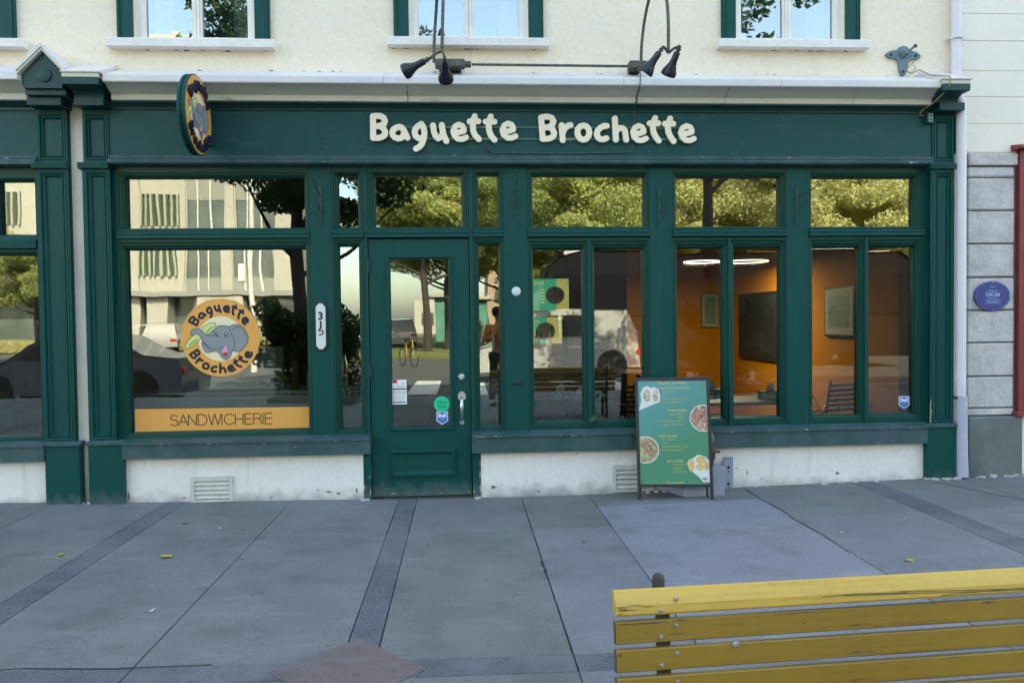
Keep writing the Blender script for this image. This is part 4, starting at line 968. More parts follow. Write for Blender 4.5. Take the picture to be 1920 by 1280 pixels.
# stickers on the door and the last window
def decal(name, label, x, y, z): return thing(name, label, 'sticker', (x, y, z))
d = decal('notice_sticker', 'small white notice with a red corner logo, on the door glass above the other paper', -.539, .0255, .978)
MB().box(-.060, .060, 0, .0006, -.036, .036).obj('paper', LG['white'], d); MB().box(-.056, -.018, -.0006, -.0002, .008, .034).obj('logo', C('red ink', (.55, .03, .03)), d)
text_mesh('2021', .018, C('pink red ink', (.6, .12, .14)), 'lettering', d, .052, -.0004, -.002, align='RIGHT'); 
for k in range(2): MB().box(-.02, .052, -.0006, -.0002, -.016-.009*k, -.013-.009*k).obj('text_line', bpy.data.materials['pink red ink'], d)
d = decal('rules_sticker', 'white notice with three crossed out circles, on the door glass below the red cornered one', -.539, .0255, .869)
MB().box(-.061, .061, 0, .0006, -.062, .062).obj('paper', LG['white'], d); GI = C('grey ink', (.16, .16, .17))
for k in range(3):
    cx = -.040+.039*k
    filled(strokes_outline([[(cx+.015*cos(a), .036+.015*sin(a)) for a in np.linspace(0, 2*pi, 20)], [(cx-.010, .046), (cx+.010, .026)]], .0016, .0008), 'icon', GI, d, y=-.0004, depth=.0002)
for k in range(4): MB().box(-.052, .05-.01*(k % 2), -.0006, -.0002, .006-.010*k, .0085-.010*k).obj('text_line', bpy.data.materials['grey ink'], d)
MB().box(-.052, .052, -.0006, -.0002, -.050, -.038).obj('text_bar', GI, d)
d = decal('green_round_sticker', 'bright green round delivery sticker low on the door glass', -.186, .0255, .803)
MB().ellipse(0, 0, .066, .066, 0, .0006, 40).obj('disc', C('bright green vinyl', (.0, .55, .27)), d)
DG_ = C('dark green ink', (.0, .08, .045))
text_mesh('Uber', .040, DG_, 'lettering', d, 0, -.0004, .002, align='CENTER'); text_mesh('Eats', .040, DG_, 'lettering', d, 0, -.0004, -.032, align='CENTER')
BL1, BL2 = C('white sticker vinyl', (.78, .78, .78)), C('blue sticker vinyl', (.02, .15, .50))
for x, y, z, lab in ((-.184, .0255, .686, 'blue shield sticker on the door glass just below the round green one'), (3.877, .0765, .737, 'blue shield sticker in the lower right corner of the last window')):
    d = decal('shield_sticker', lab, x, y, z); d['group'] = 'blue shield stickers'
    sh = lambda a, b, c: [(-a, b), (a, b), (a, -c*.45), (0, -c), (-a, -c*.45)]
    MB().prism(sh(.048, .055, .057), 0, .0006, 'Y').obj('border', BL1, d); MB().prism(sh(.041, .048, .048), -.0008, -.0002, 'Y').obj('shield', BL2, d)
    text_mesh('Bell', .044, BL1, 'lettering', d, 0, -.0012, .006, align='CENTER', bold=.0022)
    MB().box(-.026, .026, -.0012, -.0009, -.010, -.006).box(-.018, .018, -.0012, -.0009, -.020, -.016).obj('text_line', C('light blue ink', (.2, .4, .75)), d)

# ------------------------------------------------------------------ A-frame menu board
af = thing('menu_board', 'green folding menu board in a thin black frame standing on the pavement', 'sandwich board', (1.70, -.372, gz(1.7)+.004), radians(-6.2))
tilt = Matrix.Rotation(radians(-9.6), 4, 'X')
def AF(mb, nm, M):
    me = mb.mesh(nm, M); me.transform(tilt); return link(bpy.data.objects.new(nm, me), af)
for sx in (-1, 1):
    AF(MB().box(sx*.292-.012, sx*.292+.012, -.013, .013, 0, .995, .003), 'leg', BLK)
AF(MB().box(-.280, .280, -.013, .013, .965, .992, .002), 'top_rail', BLK); AF(MB().box(-.280, .280, -.013, .013, .100, .122, .002), 'bottom_rail', BLK)
for sx in (-1, 1): MB().tube([(sx*.27, .165, .96), (sx*.272, .13, .5), (sx*.272, .085, .0)], .009, 6).obj('rear_leg', BLK, af)
MB().box(-.26, .26, .10, .112, .25, .265).obj('rear_rail', BLK, af)
MG = bpy.data.materials.new('menu print'); MG.use_nodes = True; n = MG.node_tree.nodes; l = MG.node_tree.links; b = n['Principled BSDF']; b.inputs['Roughness'].default_value = .35
tc = n.new('ShaderNodeTexCoord'); mp = n.new('ShaderNodeMapping'); mp.inputs['Rotation'].default_value = (0, radians(20), 0); gr = n.new('ShaderNodeSeparateXYZ'); rp = n.new('ShaderNodeValToRGB')
l.new(tc.outputs['Generated'], mp.inputs[0]); l.new(mp.outputs[0], gr.inputs[0]); l.new(gr.outputs[2], rp.inputs[0]); l.new(rp.outputs[0], b.inputs['Base Color'])
rp.color_ramp.elements[0].position = .15; rp.color_ramp.elements[0].color = (.05, .22, .12, 1); rp.color_ramp.elements[1].position = .75; rp.color_ramp.elements[1].color = (.075, .27, .27, 1)
AF(MB().box(-.2795, .2795, -.006, .004, .1225, .9645), 'board', MG)
YI, YG = C('yellow ink', (.55, .47, .14)), C('gold line', (.35, .42, .12))
def T(txt, x, z, s, al='LEFT', bold=.0): text_mesh(txt, s, YI, 'lettering', af, x, -.0068, z, align=al, bold=bold, depth=.0002, tf=tilt)
T('Baguette Brochette', 0, .938, .030, 'CENTER', .0006)
rows_ = [(-.12, .895, 'LE SANDWICH BAGUETTE', ['Filet de Boeuf', 'Poulet', 'Mix Filet de Boeuf / Poulet', 'Option Végétarienne'], 'LEFT', .035),
        (-.125, .505, 'LE BOL SALADE', ['Filet de Boeuf', 'Poulet', 'Mix Filet de Boeuf / Poulet', 'Option Végétarienne'], 'LEFT', .03)]
for x, z, h_, li, al, ind in rows_:
    T(h_, x, z, .022, al, .0005)
    for k, q in enumerate(li): T(q, x+ind, z-.028*(k+1), .0195, al)
T('LE BOL FITNESS', .115, .712, .022, 'RIGHT', .0005)
for k, q in enumerate(['Filet de Boeuf', 'Poulet', 'Mix Filet de Boeuf / Poulet', 'Option Végétarienne']): T(q, .085, .712-.028*(k+1), .0195, 'RIGHT')
T('LES À-CÔTÉS:', -.06, .300, .022, 'LEFT', .0005)
for k, q in enumerate(['CROUTONS', 'ALLOCO', 'JUS MAISON']): T(q, -.015, .300-.028*(k+1), .020)
T('On est ensemble', 0, .130, .021, 'CENTER', .0005)
for x0, x1, z in ((-.27, -.15, .945), (.15, .27, .945), (-.26, -.10, .134), (.10, .26, .134)): AF(MB().box(x0, x1, -.0072, -.0062, z, z+.002), 'rule', YG)
def food(nm, c1_, c2_, c3_, sc):
    M = mat(nm, c1_, .5, var=1, vscale=sc, vcol=c2_, detail=3); overlay(M, c3_, sc*1.4, .55, .60, 1, (1, 1, 1), 4); overlay(M, (.08, .03, .02), sc*1.8, .6, .66, .8, (1, 1, 1), 9); return M
F1 = food('rice and beef print', (.45, .28, .20), (.30, .05, .03), (.62, .54, .40), 26); F2 = food('salad bowl print', (.28, .09, .08), (.42, .42, .14), (.50, .45, .38), 28); F3 = food('wrap filling print', (.62, .55, .38), (.30, .14, .07), (.62, .50, .20), 30)
BW = C('printed white', (.66, .65, .60))
def poly(p, nm, M, k): filled([p], nm, M, af, depth=.0002, y=-.0064-.0005*k, tf=tilt)
def half(cx, cz, r, clip):
    p = [(cx+r*cos(a), cz+r*sin(a)) for a in np.linspace(0, 2*pi, 48, endpoint=False)]
    return [(max(clip[0], min(clip[1], x)), z) for x, z in p]
for cx, cz, M in ((.245, .655, F1), (-.232, .400, F2)):
    poly(half(cx, cz, .110, (-.278, .278)), 'bowl_rim', BW, 1); poly(half(cx, cz, .102, (-.277, .277)), 'bowl_food', M, 2)
poly([(-.278, .72), (-.255, .80), (-.262, .86), (-.24, .905), (-.205, .925), (-.175, .905), (-.145, .915), (-.11, .885), (-.098, .83), (-.105, .79), (-.17, .765), (-.23, .74)], 'wrap', BW, 1)
poly(smooth([(-.25, .84), (-.215, .905), (-.185, .88), (-.18, .81), (-.215, .78)]), 'wrap_filling', F3, 2); poly(smooth([(-.165, .82), (-.145, .90), (-.115, .87), (-.12, .80), (-.15, .79)]), 'wrap_filling', F3, 2)
poly([(.10, .285), (.118, .32), (.15, .33), (.19, .36), (.25, .345), (.278, .31), (.278, .14), (.225, .14), (.19, .185), (.15, .215), (.142, .225)], 'paper_cone', BW, 1)
DOU = mat('fried dough print', (.62, .36, .12), .5, var=.8, vscale=20, vcol=(.72, .52, .24))
for cx, cz, rx, rz in ((.135, .275, .026, .052), (.215, .318, .042, .030), (.205, .262, .032, .030), (.258, .268, .020, .034)): poly([(cx+rx*cos(a), cz+rz*sin(a)) for a in np.linspace(0, 2*pi, 24, endpoint=False)], 'dumpling', DOU, 2+(cx == .205))
poly([(.240+.022*cos(a), .165+.011*sin(a)) for a in np.linspace(0, 2*pi, 20, endpoint=False)], 'cone_mark', C('mauve ink', (.25, .22, .42)), 2)

# ------------------------------------------------------------------ gas riser behind the board
gs = thing('gas_meter_guard', 'grey folded metal guard at the wall foot behind the menu board', 'guard', (0, 0, 0))
GM = mat('grey guard paint', (.30, .32, .38), .5, var=.7, vscale=5, vcol=(.24, .26, .31), fine=.05, bump=.001, bscale=20)
g0 = gz(2)-.005; pr = [(1.70, -.035), (1.80, -.275), (2.14, -.275), (2.215, -.055), (2.290, -.050), (2.290, -.044), (2.208, -.046), (2.133, -.268), (1.807, -.268), (1.708, -.035)]
MB().prism(pr, g0, .285, 'Z').obj('guard', GM, gs)
MB().box(2.215, 2.290, -.052, -.032, .285, .312, .002).obj('guard_lip', GM, gs)
for z in (.085, .225):
    MB().lathe([(.012, 0), (.012, .002), (.006, .003)], 14, (2.248, -.0555, z), (0, -1, 0)).obj('bolt', BLK, gs)
    MB().box(2.244, 2.252, -.0575, -.0555, z-.045, z-.026).obj('slot', BLK, gs)
RST = mat('rusty pipe', (.07, .045, .045), .75, var=.9, vscale=30, vcol=(.12, .06, .04), bump=.003, bscale=60); BRS = mat('tarnished brass', (.20, .17, .10), .55, metal=.3, var=.8, vscale=30, vcol=(.09, .09, .08), bump=.002)
gp = thing('gas_riser', 'rusty brown riser pipe with a brass elbow behind the menu board', 'pipe')
MB().tube([(2.075, -.14, .02), (2.075, -.14, .47)], .016, 12).lathe([(.028, .31), (.030, .33), (.030, .36), (.040, .375), (.040, .385), (.030, .40), (.026, .43)], 12, (2.075, -.14, 0)).tube([(2.10, -.14, .375), (2.145, -.14, .375)], .010, 8).obj('riser', RST, gp, True)
MB().tube([(2.075, -.14, .46), (2.075, -.138, .505), (2.070, -.125, .525), (2.062, -.09, .53)], .020, 12).obj('elbow', BRS, gp, True)

# ------------------------------------------------------------------ yellow bench
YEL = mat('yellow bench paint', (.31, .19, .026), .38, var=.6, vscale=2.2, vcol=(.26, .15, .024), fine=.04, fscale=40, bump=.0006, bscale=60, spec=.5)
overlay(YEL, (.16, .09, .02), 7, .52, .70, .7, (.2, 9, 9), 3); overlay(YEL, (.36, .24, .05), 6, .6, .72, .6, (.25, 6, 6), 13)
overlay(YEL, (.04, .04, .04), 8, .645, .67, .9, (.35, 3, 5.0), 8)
YTOP = mat('yellow paint lit brighter', (.58, .375, .07), .36, var=.6, vscale=2.4, vcol=(.50, .31, .05), fine=.04, fscale=40, bump=.0006, bscale=60, spec=.5)  # top slat's stronger light is put into this paler yellow
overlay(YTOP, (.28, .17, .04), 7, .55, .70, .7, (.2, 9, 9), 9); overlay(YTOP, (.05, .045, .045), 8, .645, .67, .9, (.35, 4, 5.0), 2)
bn = thing('bench', 'yellow slatted street bench seen from its front with bolted back slats', 'bench', (.380, -4.552, gz(1)), radians(3.4))
Lb = 1.85; ta = radians(4); zz0 = .780
STEEL = mat('bolt zinc', (.45, .45, .40), .45, metal=.7, var=.6, vscale=40, vcol=(.3, .27, .2))
def slat(k):
    z1 = zz0-.0005-.0712*k*cos(ta)-(.001 if k else 0); y = -.005*k
    if k == 0: pr = [(-.004, -.058), (.018, -.058), (.030, -.045), (.032, -.004), (.024, .003), (.014, .001), (.004, -.014), (-.005, -.032), (-.008, -.052)]
    else: pr = [(.0, -.057), (.014, -.057), (.016, -.055), (.016, -.003), (.014, 0), (.0, 0), (-.003, -.003), (-.003, -.054)]
    q = [(a, z) for a, z in pr]
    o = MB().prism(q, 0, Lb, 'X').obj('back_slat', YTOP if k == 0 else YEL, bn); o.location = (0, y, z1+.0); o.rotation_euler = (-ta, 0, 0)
    for kx in (.118, .160):
        zz = -.043 if kx == .118 else -.016
        for bx in (kx, Lb-kx):
            MB().lathe([(.0066, 0), (.0066, .002), (.005, .0045), (.002, .0052)], 12, (bx, -.0032 if k else -.0068, zz if k else zz-.004), (0, -1, 0)).obj('bolt', STEEL, o, True)
    if k == 2: MB().lathe([(.010, 0), (.009, .003), (.004, .005)], 12, (.318, -.0032, -.003), (0, -1, 0)).obj('bolt', STEEL, o, True)
for k in range(5): slat(k)
WORN = [mat('worn bare wood', (.055, .05, .05), .8, var=.8, vscale=60, vcol=(.12, .10, .07)), mat('paint scuff', (.20, .125, .03), .6)]
wr_ = random.Random(12)
slats = [c for c in bn.children if c.name.startswith('back_slat')]
def patch(k, x, z, L, h_, M):
    n = 11; up = [(x+L*i/n, z+h_*wr_.uniform(.15, 1)*sin(pi*(i+.3)/(n+.6))) for i in range(n+1)]; dn = [(x+L*i/n, z-h_*wr_.uniform(.1, .8)*sin(pi*(i+.3)/(n+.6))) for i in range(n, -1, -1)]
    yy = -.0036 if k else -.0088
    filled([up+dn], 'worn_patch', M, slats[k], depth=.0002, y=yy)
for k, x, z, L, h_, mi in ((1, .003, -.006, .14, .004, 0), (1, .15, -.004, .05, .003, 0), (1, .07, -.030, .02, .002, 0), (1, .135, -.038, .05, .0016, 0), (1, .26, -.022, .10, .003, 1), (1, .40, -.003, .18, .0016, 0), (1, .50, -.030, .012, .002, 0), (2, .003, -.012, .012, .006, 0), (2, .30, -.004, .05, .0015, 0), (1, 1.02, -.006, .04, .004, 0), (3, .9, -.004, .05, .002, 0), (0, .004, -.040, .03, .006, 1), (2, .62, -.035, .3, .001, 1), (1, .72, -.045, .25, .0012, 1)):
    patch(k, x, z, L, h_, WORN[mi])
for pts in (((.62, -.036), (.80, -.040), (1.0, -.046), (1.18, -.050)), ((.78, -.034), (.95, -.040), (1.15, -.046), (1.30, -.048)), ((.90, -.050), (1.05, -.046), (1.25, -.040)), ((.56, -.036), (.66, -.034), (.80, -.038))):
    filled(strokes_outline([list(pts)], .0008, .0005), 'scratch', WORN[0], slats[0], depth=.0002, y=-.0088)
for x, z, L, h_ in ((.004, -.034, .022, .0022), (.03, -.030, .05, .0016), (.07, -.0345, .03, .0018), (.010, -.041, .05, .0014), (.004, -.050, .012, .002)): patch(0, x, z, L, h_, WORN[0])
for k in range(1, 5): MB().box(-.0022, -.0002, -.0015, .0145, -.056, -.001).obj('end_grain', WORN[0], slats[k])
IR = mat('brown cast iron', (.035, .030, .028), .6, bump=.002)
for bx in (.135, Lb-.135):
    o = MB().box(bx-.016, bx+.016, .0165, .050, -.74, -.012, .004).obj('post', IR, bn); o.location = (0, 0, zz0); o.rotation_euler = (-ta, 0, 0)
    MB().lathe([(.016, -.03), (.017, .012), (.015, .022), (.009, .029), (.002, .031)], 14, (bx, .060, .0)).obj('knob', IR, o, True)
    MB().prism([(-.10, .40), (-.50, .42), (-.52, .40), (-.50, .0), (-.46, .0), (-.45, .36), (-.10, .36), (.06, .0), (.10, .0), (-.03, .42)], bx-.02, bx+.02, 'X').obj('leg', IR, bn)
for k in range(5):
    y = -.14-.08*k; MB().box(0, Lb, y-.07, y, .425, .455, .004).obj('seat_slat', YEL, bn)

# ------------------------------------------------------------------ fallen leaves
LF = [C('yellow leaf', (.42, .33, .07), .7), C('pale leaf', (.50, .46, .33), .7), C('brown leaf', (.13, .09, .06), .7)]
places = [(-1.892, -1.56, 0, .042, 'curled yellow leaf lying on the left of the pavement near the first joint'), (-2.554, -1.47, 0, .030, 'small yellow leaf near the left edge of the pavement'), (-1.608, -2.483, 1, .026, 'pale round leaf lying well out on the left pavement'),
          (-1.752, -.906, 1, .026, 'pale leaf beside the wall vent side joint'), (2.600, -2.12, 0, .034, 'yellowish leaf beyond the bench back'), (-2.054, -.743, 2, .030, 'brown scrap of leaf in front of the wall vent'), (.787, -1.416, 2, .018, 'small dark leaf crumb right of the long crack'), (2.52, -1.5, 1, .022, 'pale crumb of leaf on the right pavement'), (-1.58, -.95, 2, .018, 'tiny brown scrap beside the long left joint')]
for i, (x, y, mi, s_, lab) in enumerate(places):
    rr = random.Random(i+40); pts = []
    for k in range(10):
        a = 2*pi*k/10; r = s_*(1+.45*cos(a))*(.8+.4*rr.random())*.7; pts.append((r*cos(a)*1.2, r*sin(a)*.7, .004+.010*abs(sin(a*1.0+i))*(s_/.04)))
    v = [(0, 0, .005)]+pts; v += [(a, b, c-.0012) for a, b, c in v]
    f = [(0, k+1, (k+1) % 10+1) for k in range(10)]+[(11, (k+1) % 10+12, k+12) for k in range(10)]+[(k+1, (k+1) % 10+1, (k+1) % 10+12, k+12) for k in range(10)]
    o = MB().add(v, f).obj('fallen_leaf', LF[mi]); o.location = (x, y, gz(x)); o.rotation_euler = (0, 0, rr.uniform(0, 6)); tag(o, lab, 'leaf', 'fallen leaves on the pavement')

# ------------------------------------------------------------------ things inside the shop
CTR = mat('pale counter front', (.38, .42, .42), .5, var=.4, vscale=3, vcol=(.32, .36, .37)); MET = mat('stainless cabinet', (.42, .47, .44), .4, metal=.2, var=.5, vscale=4, vcol=(.34, .38, .36))
t = thing('window_counter', 'pale counter running behind the big left window', 'counter')
MB().box(-2.85, -.84, .40, .98, .88, .905, .004).obj('worktop', MET, t); MB().box(-2.85, -.86, .43, .96, .0, .8785).obj('counter_front', CTR, t)
t = thing('low_partition', 'pale low partition behind the narrow window right of the door', 'partition')
MB().box(.10, .60, .36, .40, .0, .985).obj('panel', CTR, t)
t = thing('food_warmer', 'grey steel food warmer with a drawer standing on the counter in the big window', 'food warmer', (-2.01, .66, .905))
MB().box(-.07, .33, -.12, .20, .12, .385, .006).obj('cabinet', MET, t); MB().box(-.33, .33, -.17, .20, .008, .118, .005).obj('drawer', MET, t)
MB().box(-.11, -.07, -.08, .10, .14, .385).obj('side_panel', BLK, t)
MB().box(.20, .25, -.178, -.171, .055, .085, .002).tube([(.24, -.175, .07), (.27, -.185, .06), (.28, -.185, .03)], .007, 6).obj('handle', BLK, t)
for x in (.02, .12, .16): MB().lathe([(.010, 0), (.008, .008)], 10, (x, -.171, .05+.02*(x > .1)), (0, -1, 0)).obj('knob', BLK, t)
WOOD = mat('dark table wood', (.05, .032, .025), .4); TIS = mat('tissue paper', (.7, .7, .7), .8); BOXP = mat('patterned card', (.42, .46, .46), .6, var=1, vscale=45, vcol=(.08, .10, .11), detail=0)
BOXG = mat('green patterned card', (.36, .44, .20), .6, var=1, vscale=60, vcol=(.12, .2, .08), detail=1)
def table(x0, x1, y0, y1, lab):
    t = thing('cafe_table', lab, 'table', (0, 0, 0), 0, 'dark tables inside the window'); MB().box(x0, x1, y0, y1, .70, .73, .004).obj('tabletop', WOOD, t)
    for x in (x0+.05, x1-.05):
        for y in (y0+.05, y1-.05): MB().box(x-.018, x+.018, y-.018, y+.018, 0, .699).obj('leg', WOOD, t)
table(.68, 1.45, .35, .95, 'dark table inside the first casement window'); table(2.05, 3.15, .38, .98, 'dark table inside the middle casement window')
def tissue(x, y, z, M, lab, w_=.11):
    t = thing('tissue_box', lab, 'tissue box', (x, y, z+.002), 0, 'tissue boxes on the tables'); MB().box(-w_, w_, -.055, .055, 0, .075, .003).obj('carton', M, t)
    MB().add([(-.05, 0, .074), (.04, .01, .074), (.045, .02, .12), (.01, .0, .155), (-.035, -.01, .13), (0, .03, .12), (0, -.03, .11)], [(0, 1, 2, 3), (0, 3, 4), (0, 1, 5), (1, 3, 5), (0, 6, 3), (6, 1, 2)]).obj('tissue', TIS, t)
tissue(1.085, .60, .73, BOXP, 'white and grey patterned tissue box nearest the first casement'); tissue(.93, .88, .73, BOXP, 'darker patterned tissue box farther back on the first table')
tissue(2.895, .62, .73, BOXG, 'green patterned tissue box right on the middle table'); tissue(2.42, .90, .73, BOXP, 'grey patterned tissue box half hidden over the menu board')
def chair(x, y, rz, lab):
    t = thing('slat_chair', lab, 'chair', (x, y, 0), rz, 'dark slatted chairs'); MB().box(-.2, .2, -.2, .2, .43, .46, .004).obj('seat', WOOD, t)
    for k in range(6): o = MB().box(-.19, .19, -.008, .008, 0, .032, .002).obj('back_slat', WOOD, t); o.location = (0, .2+.012*k, .52+.052*k)
    for sx in (-1, 1):
        MB().box(sx*.18-.015, sx*.18+.015, -.2, -.17, 0, .43).obj('leg', WOOD, t); MB().tube([(sx*.2, .2, 0), (sx*.2, .2, .46), (sx*.2, .27, .85)], .014, 6).obj('leg', WOOD, t)
chair(3.82, 1.45, radians(200), 'dark slatted chair standing by the orange wall'); chair(1.9, 1.6, radians(160), 'dark slatted chair between the tables')
def framed(label, M4, w_, h_, art, fc, name='framed_picture', cat='picture', mt=.05):
    t = thing(name, label, cat); t.matrix_world = M4
    MB().box(-w_, w_, -.03, -.001, -h_, h_, .004).obj('frame', fc, t); MB().box(-w_+.025, w_-.025, -.0325, -.0302, -h_+.025, h_-.025).obj('mat_board', C('mat board', (.45, .45, .37)), t)
    MB().box(-w_+.025+mt*1.5, w_-.025-mt*1.5, -.0345, -.0327, -h_+.025+mt*1.5, h_-.025-mt*1.5).obj('art', art, t); return t
ART = mat('teal abstract print', (.10, .24, .20), .5, var=1, vscale=9, vcol=(.30, .32, .24))
SIDE = Matrix.Translation((4.058, 1.57, 1.55)) @ Matrix.Rotation(-pi/2, 4, 'Z')
framed('black framed print with a wide pale mount on the orange side wall', SIDE, .33, .27, ART, BLK, mt=.05)
framed('pale framed print on the far orange wall', Matrix.Translation((3.86, 5.398, 1.62)), .145, .27, ART, C('grey green frame', (.18, .22, .17)), mt=.02)
t = thing('chalkboard', 'large blackboard on the orange side wall', 'blackboard'); t.matrix_world = Matrix.Translation((4.058, 3.45, 1.42)) @ Matrix.Rotation(-pi/2, 4, 'Z')
MB().box(-1.15, 1.15, -.03, -.001, -.50, .42, .004).obj('frame', BLK, t); MB().box(-1.1, 1.1, -.033, -.0302, -.46, .38).obj('slate', mat('slate', (.012, .016, .018), .6), t)
RG = emit('ring lamp glow', (1, .93, .80), .5)
for x, y, z, r, lab in ((2.99, 3.0, 2.20, .225, 'glowing ring ceiling lamp, left of the two in the middle bay'), (3.55, 3.0, 2.20, .265, 'glowing ring ceiling lamp, right of the two in the middle bay')):
    t = thing('ring_lamp', lab, 'lamp', (x, y, z), 0, 'glowing ring lamps inside'); v = [(r*cos(a), r*sin(a), 0) for a in np.linspace(0, 2*pi, 40)]
    MB().tube(v, .0075, 8).obj('glow_ring', RG, t); MB().tube([(0, 0, .05), (0, 0, .74)], .006, 6).lathe([(.05, .70), (.05, .748)], 14).obj('stem', BLK, t)
    for a in (0, 2*pi/3, 4*pi/3): MB().tube([(0, 0, .12), (r*cos(a), r*sin(a), .012)], .002, 4).obj('wire', BLK, t)
    la = bpy.data.lights.new('ring_lamp_light', 'AREA'); la.shape = 'DISK'; la.size = r*2; la.energy = 6.5 if r < .25 else 2.2; la.color = (1, .86, .66)
    lo = bpy.data.objects.new('ring_lamp_light', la); COL.objects.link(lo); lo.parent = t; lo.location = (0, 0, -.03)
# menu screens over the service counter
def screen(x, z, w_, h_, lab, swap=False):
    t = thing('menu_screen', lab, 'menu screen', (x, 4.5, z), 0, 'lit menu screens'); MB().box(-w_, w_, 0, .04, -h_, h_, .004).obj('bezel', BLK, t)
    TE, YE = emit('teal screen', (.015, .22, .14), .24), emit('ochre screen', (.27, .25, .09), .24)
    MB().box(-w_+.01, .06, -.003, -.0005, -h_+.01, h_-.01).obj('left_half', TE, t); MB().box(.06, w_-.01, -.003, -.0005, -h_+.01, h_-.01).obj('right_half', YE, t)
    MB().ellipse(.04, -.01, .135, .125, -.006, -.0035, 28).obj('dish', mat('dish image', (.35, .33, .25), .6, var=1, vscale=14, vcol=(.05, .10, .09)), t)
    text_mesh('TACOS', .075, emit('screen ink', (.05, .10, .06), .3), 'lettering', t, .20, -.004, h_-.10); text_mesh('RIZ BOL', .06, emit('screen ink warm', (.25, .20, .10), .4), 'lettering', t, -w_+.08, -.004, h_-.09)
    for k in range(5): MB().box(-.17, -.11, -.005, -.0035, .06-.045*k, .08-.045*k).box(.22, .28, -.005, -.0035, .06-.04*k, .075-.04*k).obj('price_line', bpy.data.materials['screen ink warm'], t)
screen(1.28, 1.86, .40, .235, 'upper teal and ochre lit menu screen behind the first casement'); screen(1.14, 1.35, .34, .2, 'lower teal and ochre lit menu screen, half hidden by reflections')
t = thing('service_counter', 'dark service counter in the depth of the shop', 'counter'); MB().box(-.6, 1.9, 4.0, 4.4, 0, 1.05, .01).obj('body', DRK, t); MB().box(-.65, 1.95, 3.95, 4.45, 1.051, 1.09, .005).obj('top', WOOD, t)
t = thing('brown_cabinet', 'brown hooded cabinet on a dark stand inside the first casement bay', 'cabinet')
MB().prism([(1.03, 1.02), (1.42, 1.02), (1.42, 1.50), (1.37, 1.57), (1.08, 1.57), (1.03, 1.50)], 1.1, 1.5, 'Y').obj('hood', mat('brown lacquer', (.085, .04, .028), .4, var=.5, vscale=5, vcol=(.05, .03, .025)), t); MB().box(1.05, 1.40, 1.12, 1.48, 0, 1.018).obj('stand', DRK, t)
MB().box(1.04, 1.41, 1.090, 1.0995, 1.22, 1.235).obj('trim', SLV, t)
BT = [mat('green bottle', (.02, .10, .04), .15), mat('amber bottle', (.20, .07, .015), .15), mat('white bottle', (.5, .5, .48), .3)]
for k in range(9):
    x = -.4+.16*k+(.3 if k > 5 else 0); b_ = MB().lathe([(.032, 0), (.034, .01), (.034, .15), (.014, .20), (.013, .25), (.016, .26)], 12).obj('bottle', BT[k % 3], None, True); b_.location = (x, 4.1+.06*(k % 2), 1.092)
    tag(b_, ('green', 'amber', 'white')[k % 3]+' bottle, '+('leftmost', 'middle', 'rightmost')[k // 3]+' of its colour on the dark service counter', 'bottle', 'bottles on the service counter')
for k, (x, w_, h_) in enumerate(((-1.55, .06, .26), (-1.40, .08, .18), (-1.12, .10, .30))):
    t = thing('jar', ('thin amber bottle right of the food warmer', 'short jar right of the thin amber bottle', 'wide steel canister at the right end of the window counter')[k], 'jar', (x, .72, .907))
    MB().lathe([(w_*.5, 0), (w_*.55, .01), (w_*.55, h_*.75), (w_*.4, h_*.85), (w_*.4, h_)], 16).obj('body', (BT[1], BT[2], SLV)[k], t, True); MB().lathe([(w_*.43, h_), (w_*.43, h_+.02)], 14).obj('lid', BLK, t)
# plants
LEAFG = mat('glossy leaf', (.012, .055, .016), .35, var=.6, vscale=10, vcol=(.008, .035, .012)); POT = mat('dark pot', (.04, .035, .03), .6)
def pot_plant(x, y, z, s_, n, seed, lab):
    t = thing('potted_plant', lab, 'plant', (x, y, z)); rr = random.Random(seed); MB().lathe([(.09*s_, 0), (.13*s_, .2*s_), (.12*s_, .2*s_), (.10*s_, .17*s_)], 16).obj('pot', POT, t, True); lm = MB(); stm = MB()
    for k in range(n):
        a = rr.uniform(0, 2*pi); el = rr.uniform(.2, 1.3); L = s_*rr.uniform(.25, .75); d = Vector((cos(a)*cos(el), sin(a)*cos(el), sin(el))); b0 = Vector((0, 0, .18*s_)); p = b0+d*L
        stm.tube([b0, b0+d*L*.5+Vector((0, 0, .03)), p], .004*s_, 5); sd_ = d.cross(Vector((0, 0, 1))).normalized(); l_ = s_*rr.uniform(.08, .14); dn = (d-Vector((0, 0, 1.1))).normalized(); w_ = l_*.35
        q = [p, p+dn*l_*.3+sd_*w_, p+dn*l_*.7+sd_*w_*.8, p+dn*l_, p+dn*l_*.7-sd_*w_*.8, p+dn*l_*.3-sd_*w_]; mid = p+dn*l_*.5+Vector((0, 0, .02))
        lm.add([*q, mid], [(i, (i+1) % 6, 6) for i in range(6)])
    stm.obj('stem', LEAFG, t); tag(lm.obj('foliage', LEAFG, t), kind='stuff')
pot_plant(1.42, .62, .1, 1.1, 90, 4, 'leafy green plant inside the first bay beside the menu board'); pot_plant(-3.80, 1.15, .25, .9, 160, 5, 'bushy dark plant inside the neighbouring window'); pot_plant(-4.35, 1.3, .2, 1.1, 160, 6, 'larger dark plant deeper in the neighbouring window')
pot_plant(3.62, 1.0, .3, .55, 20, 8, 'small plant beside the slatted chair')

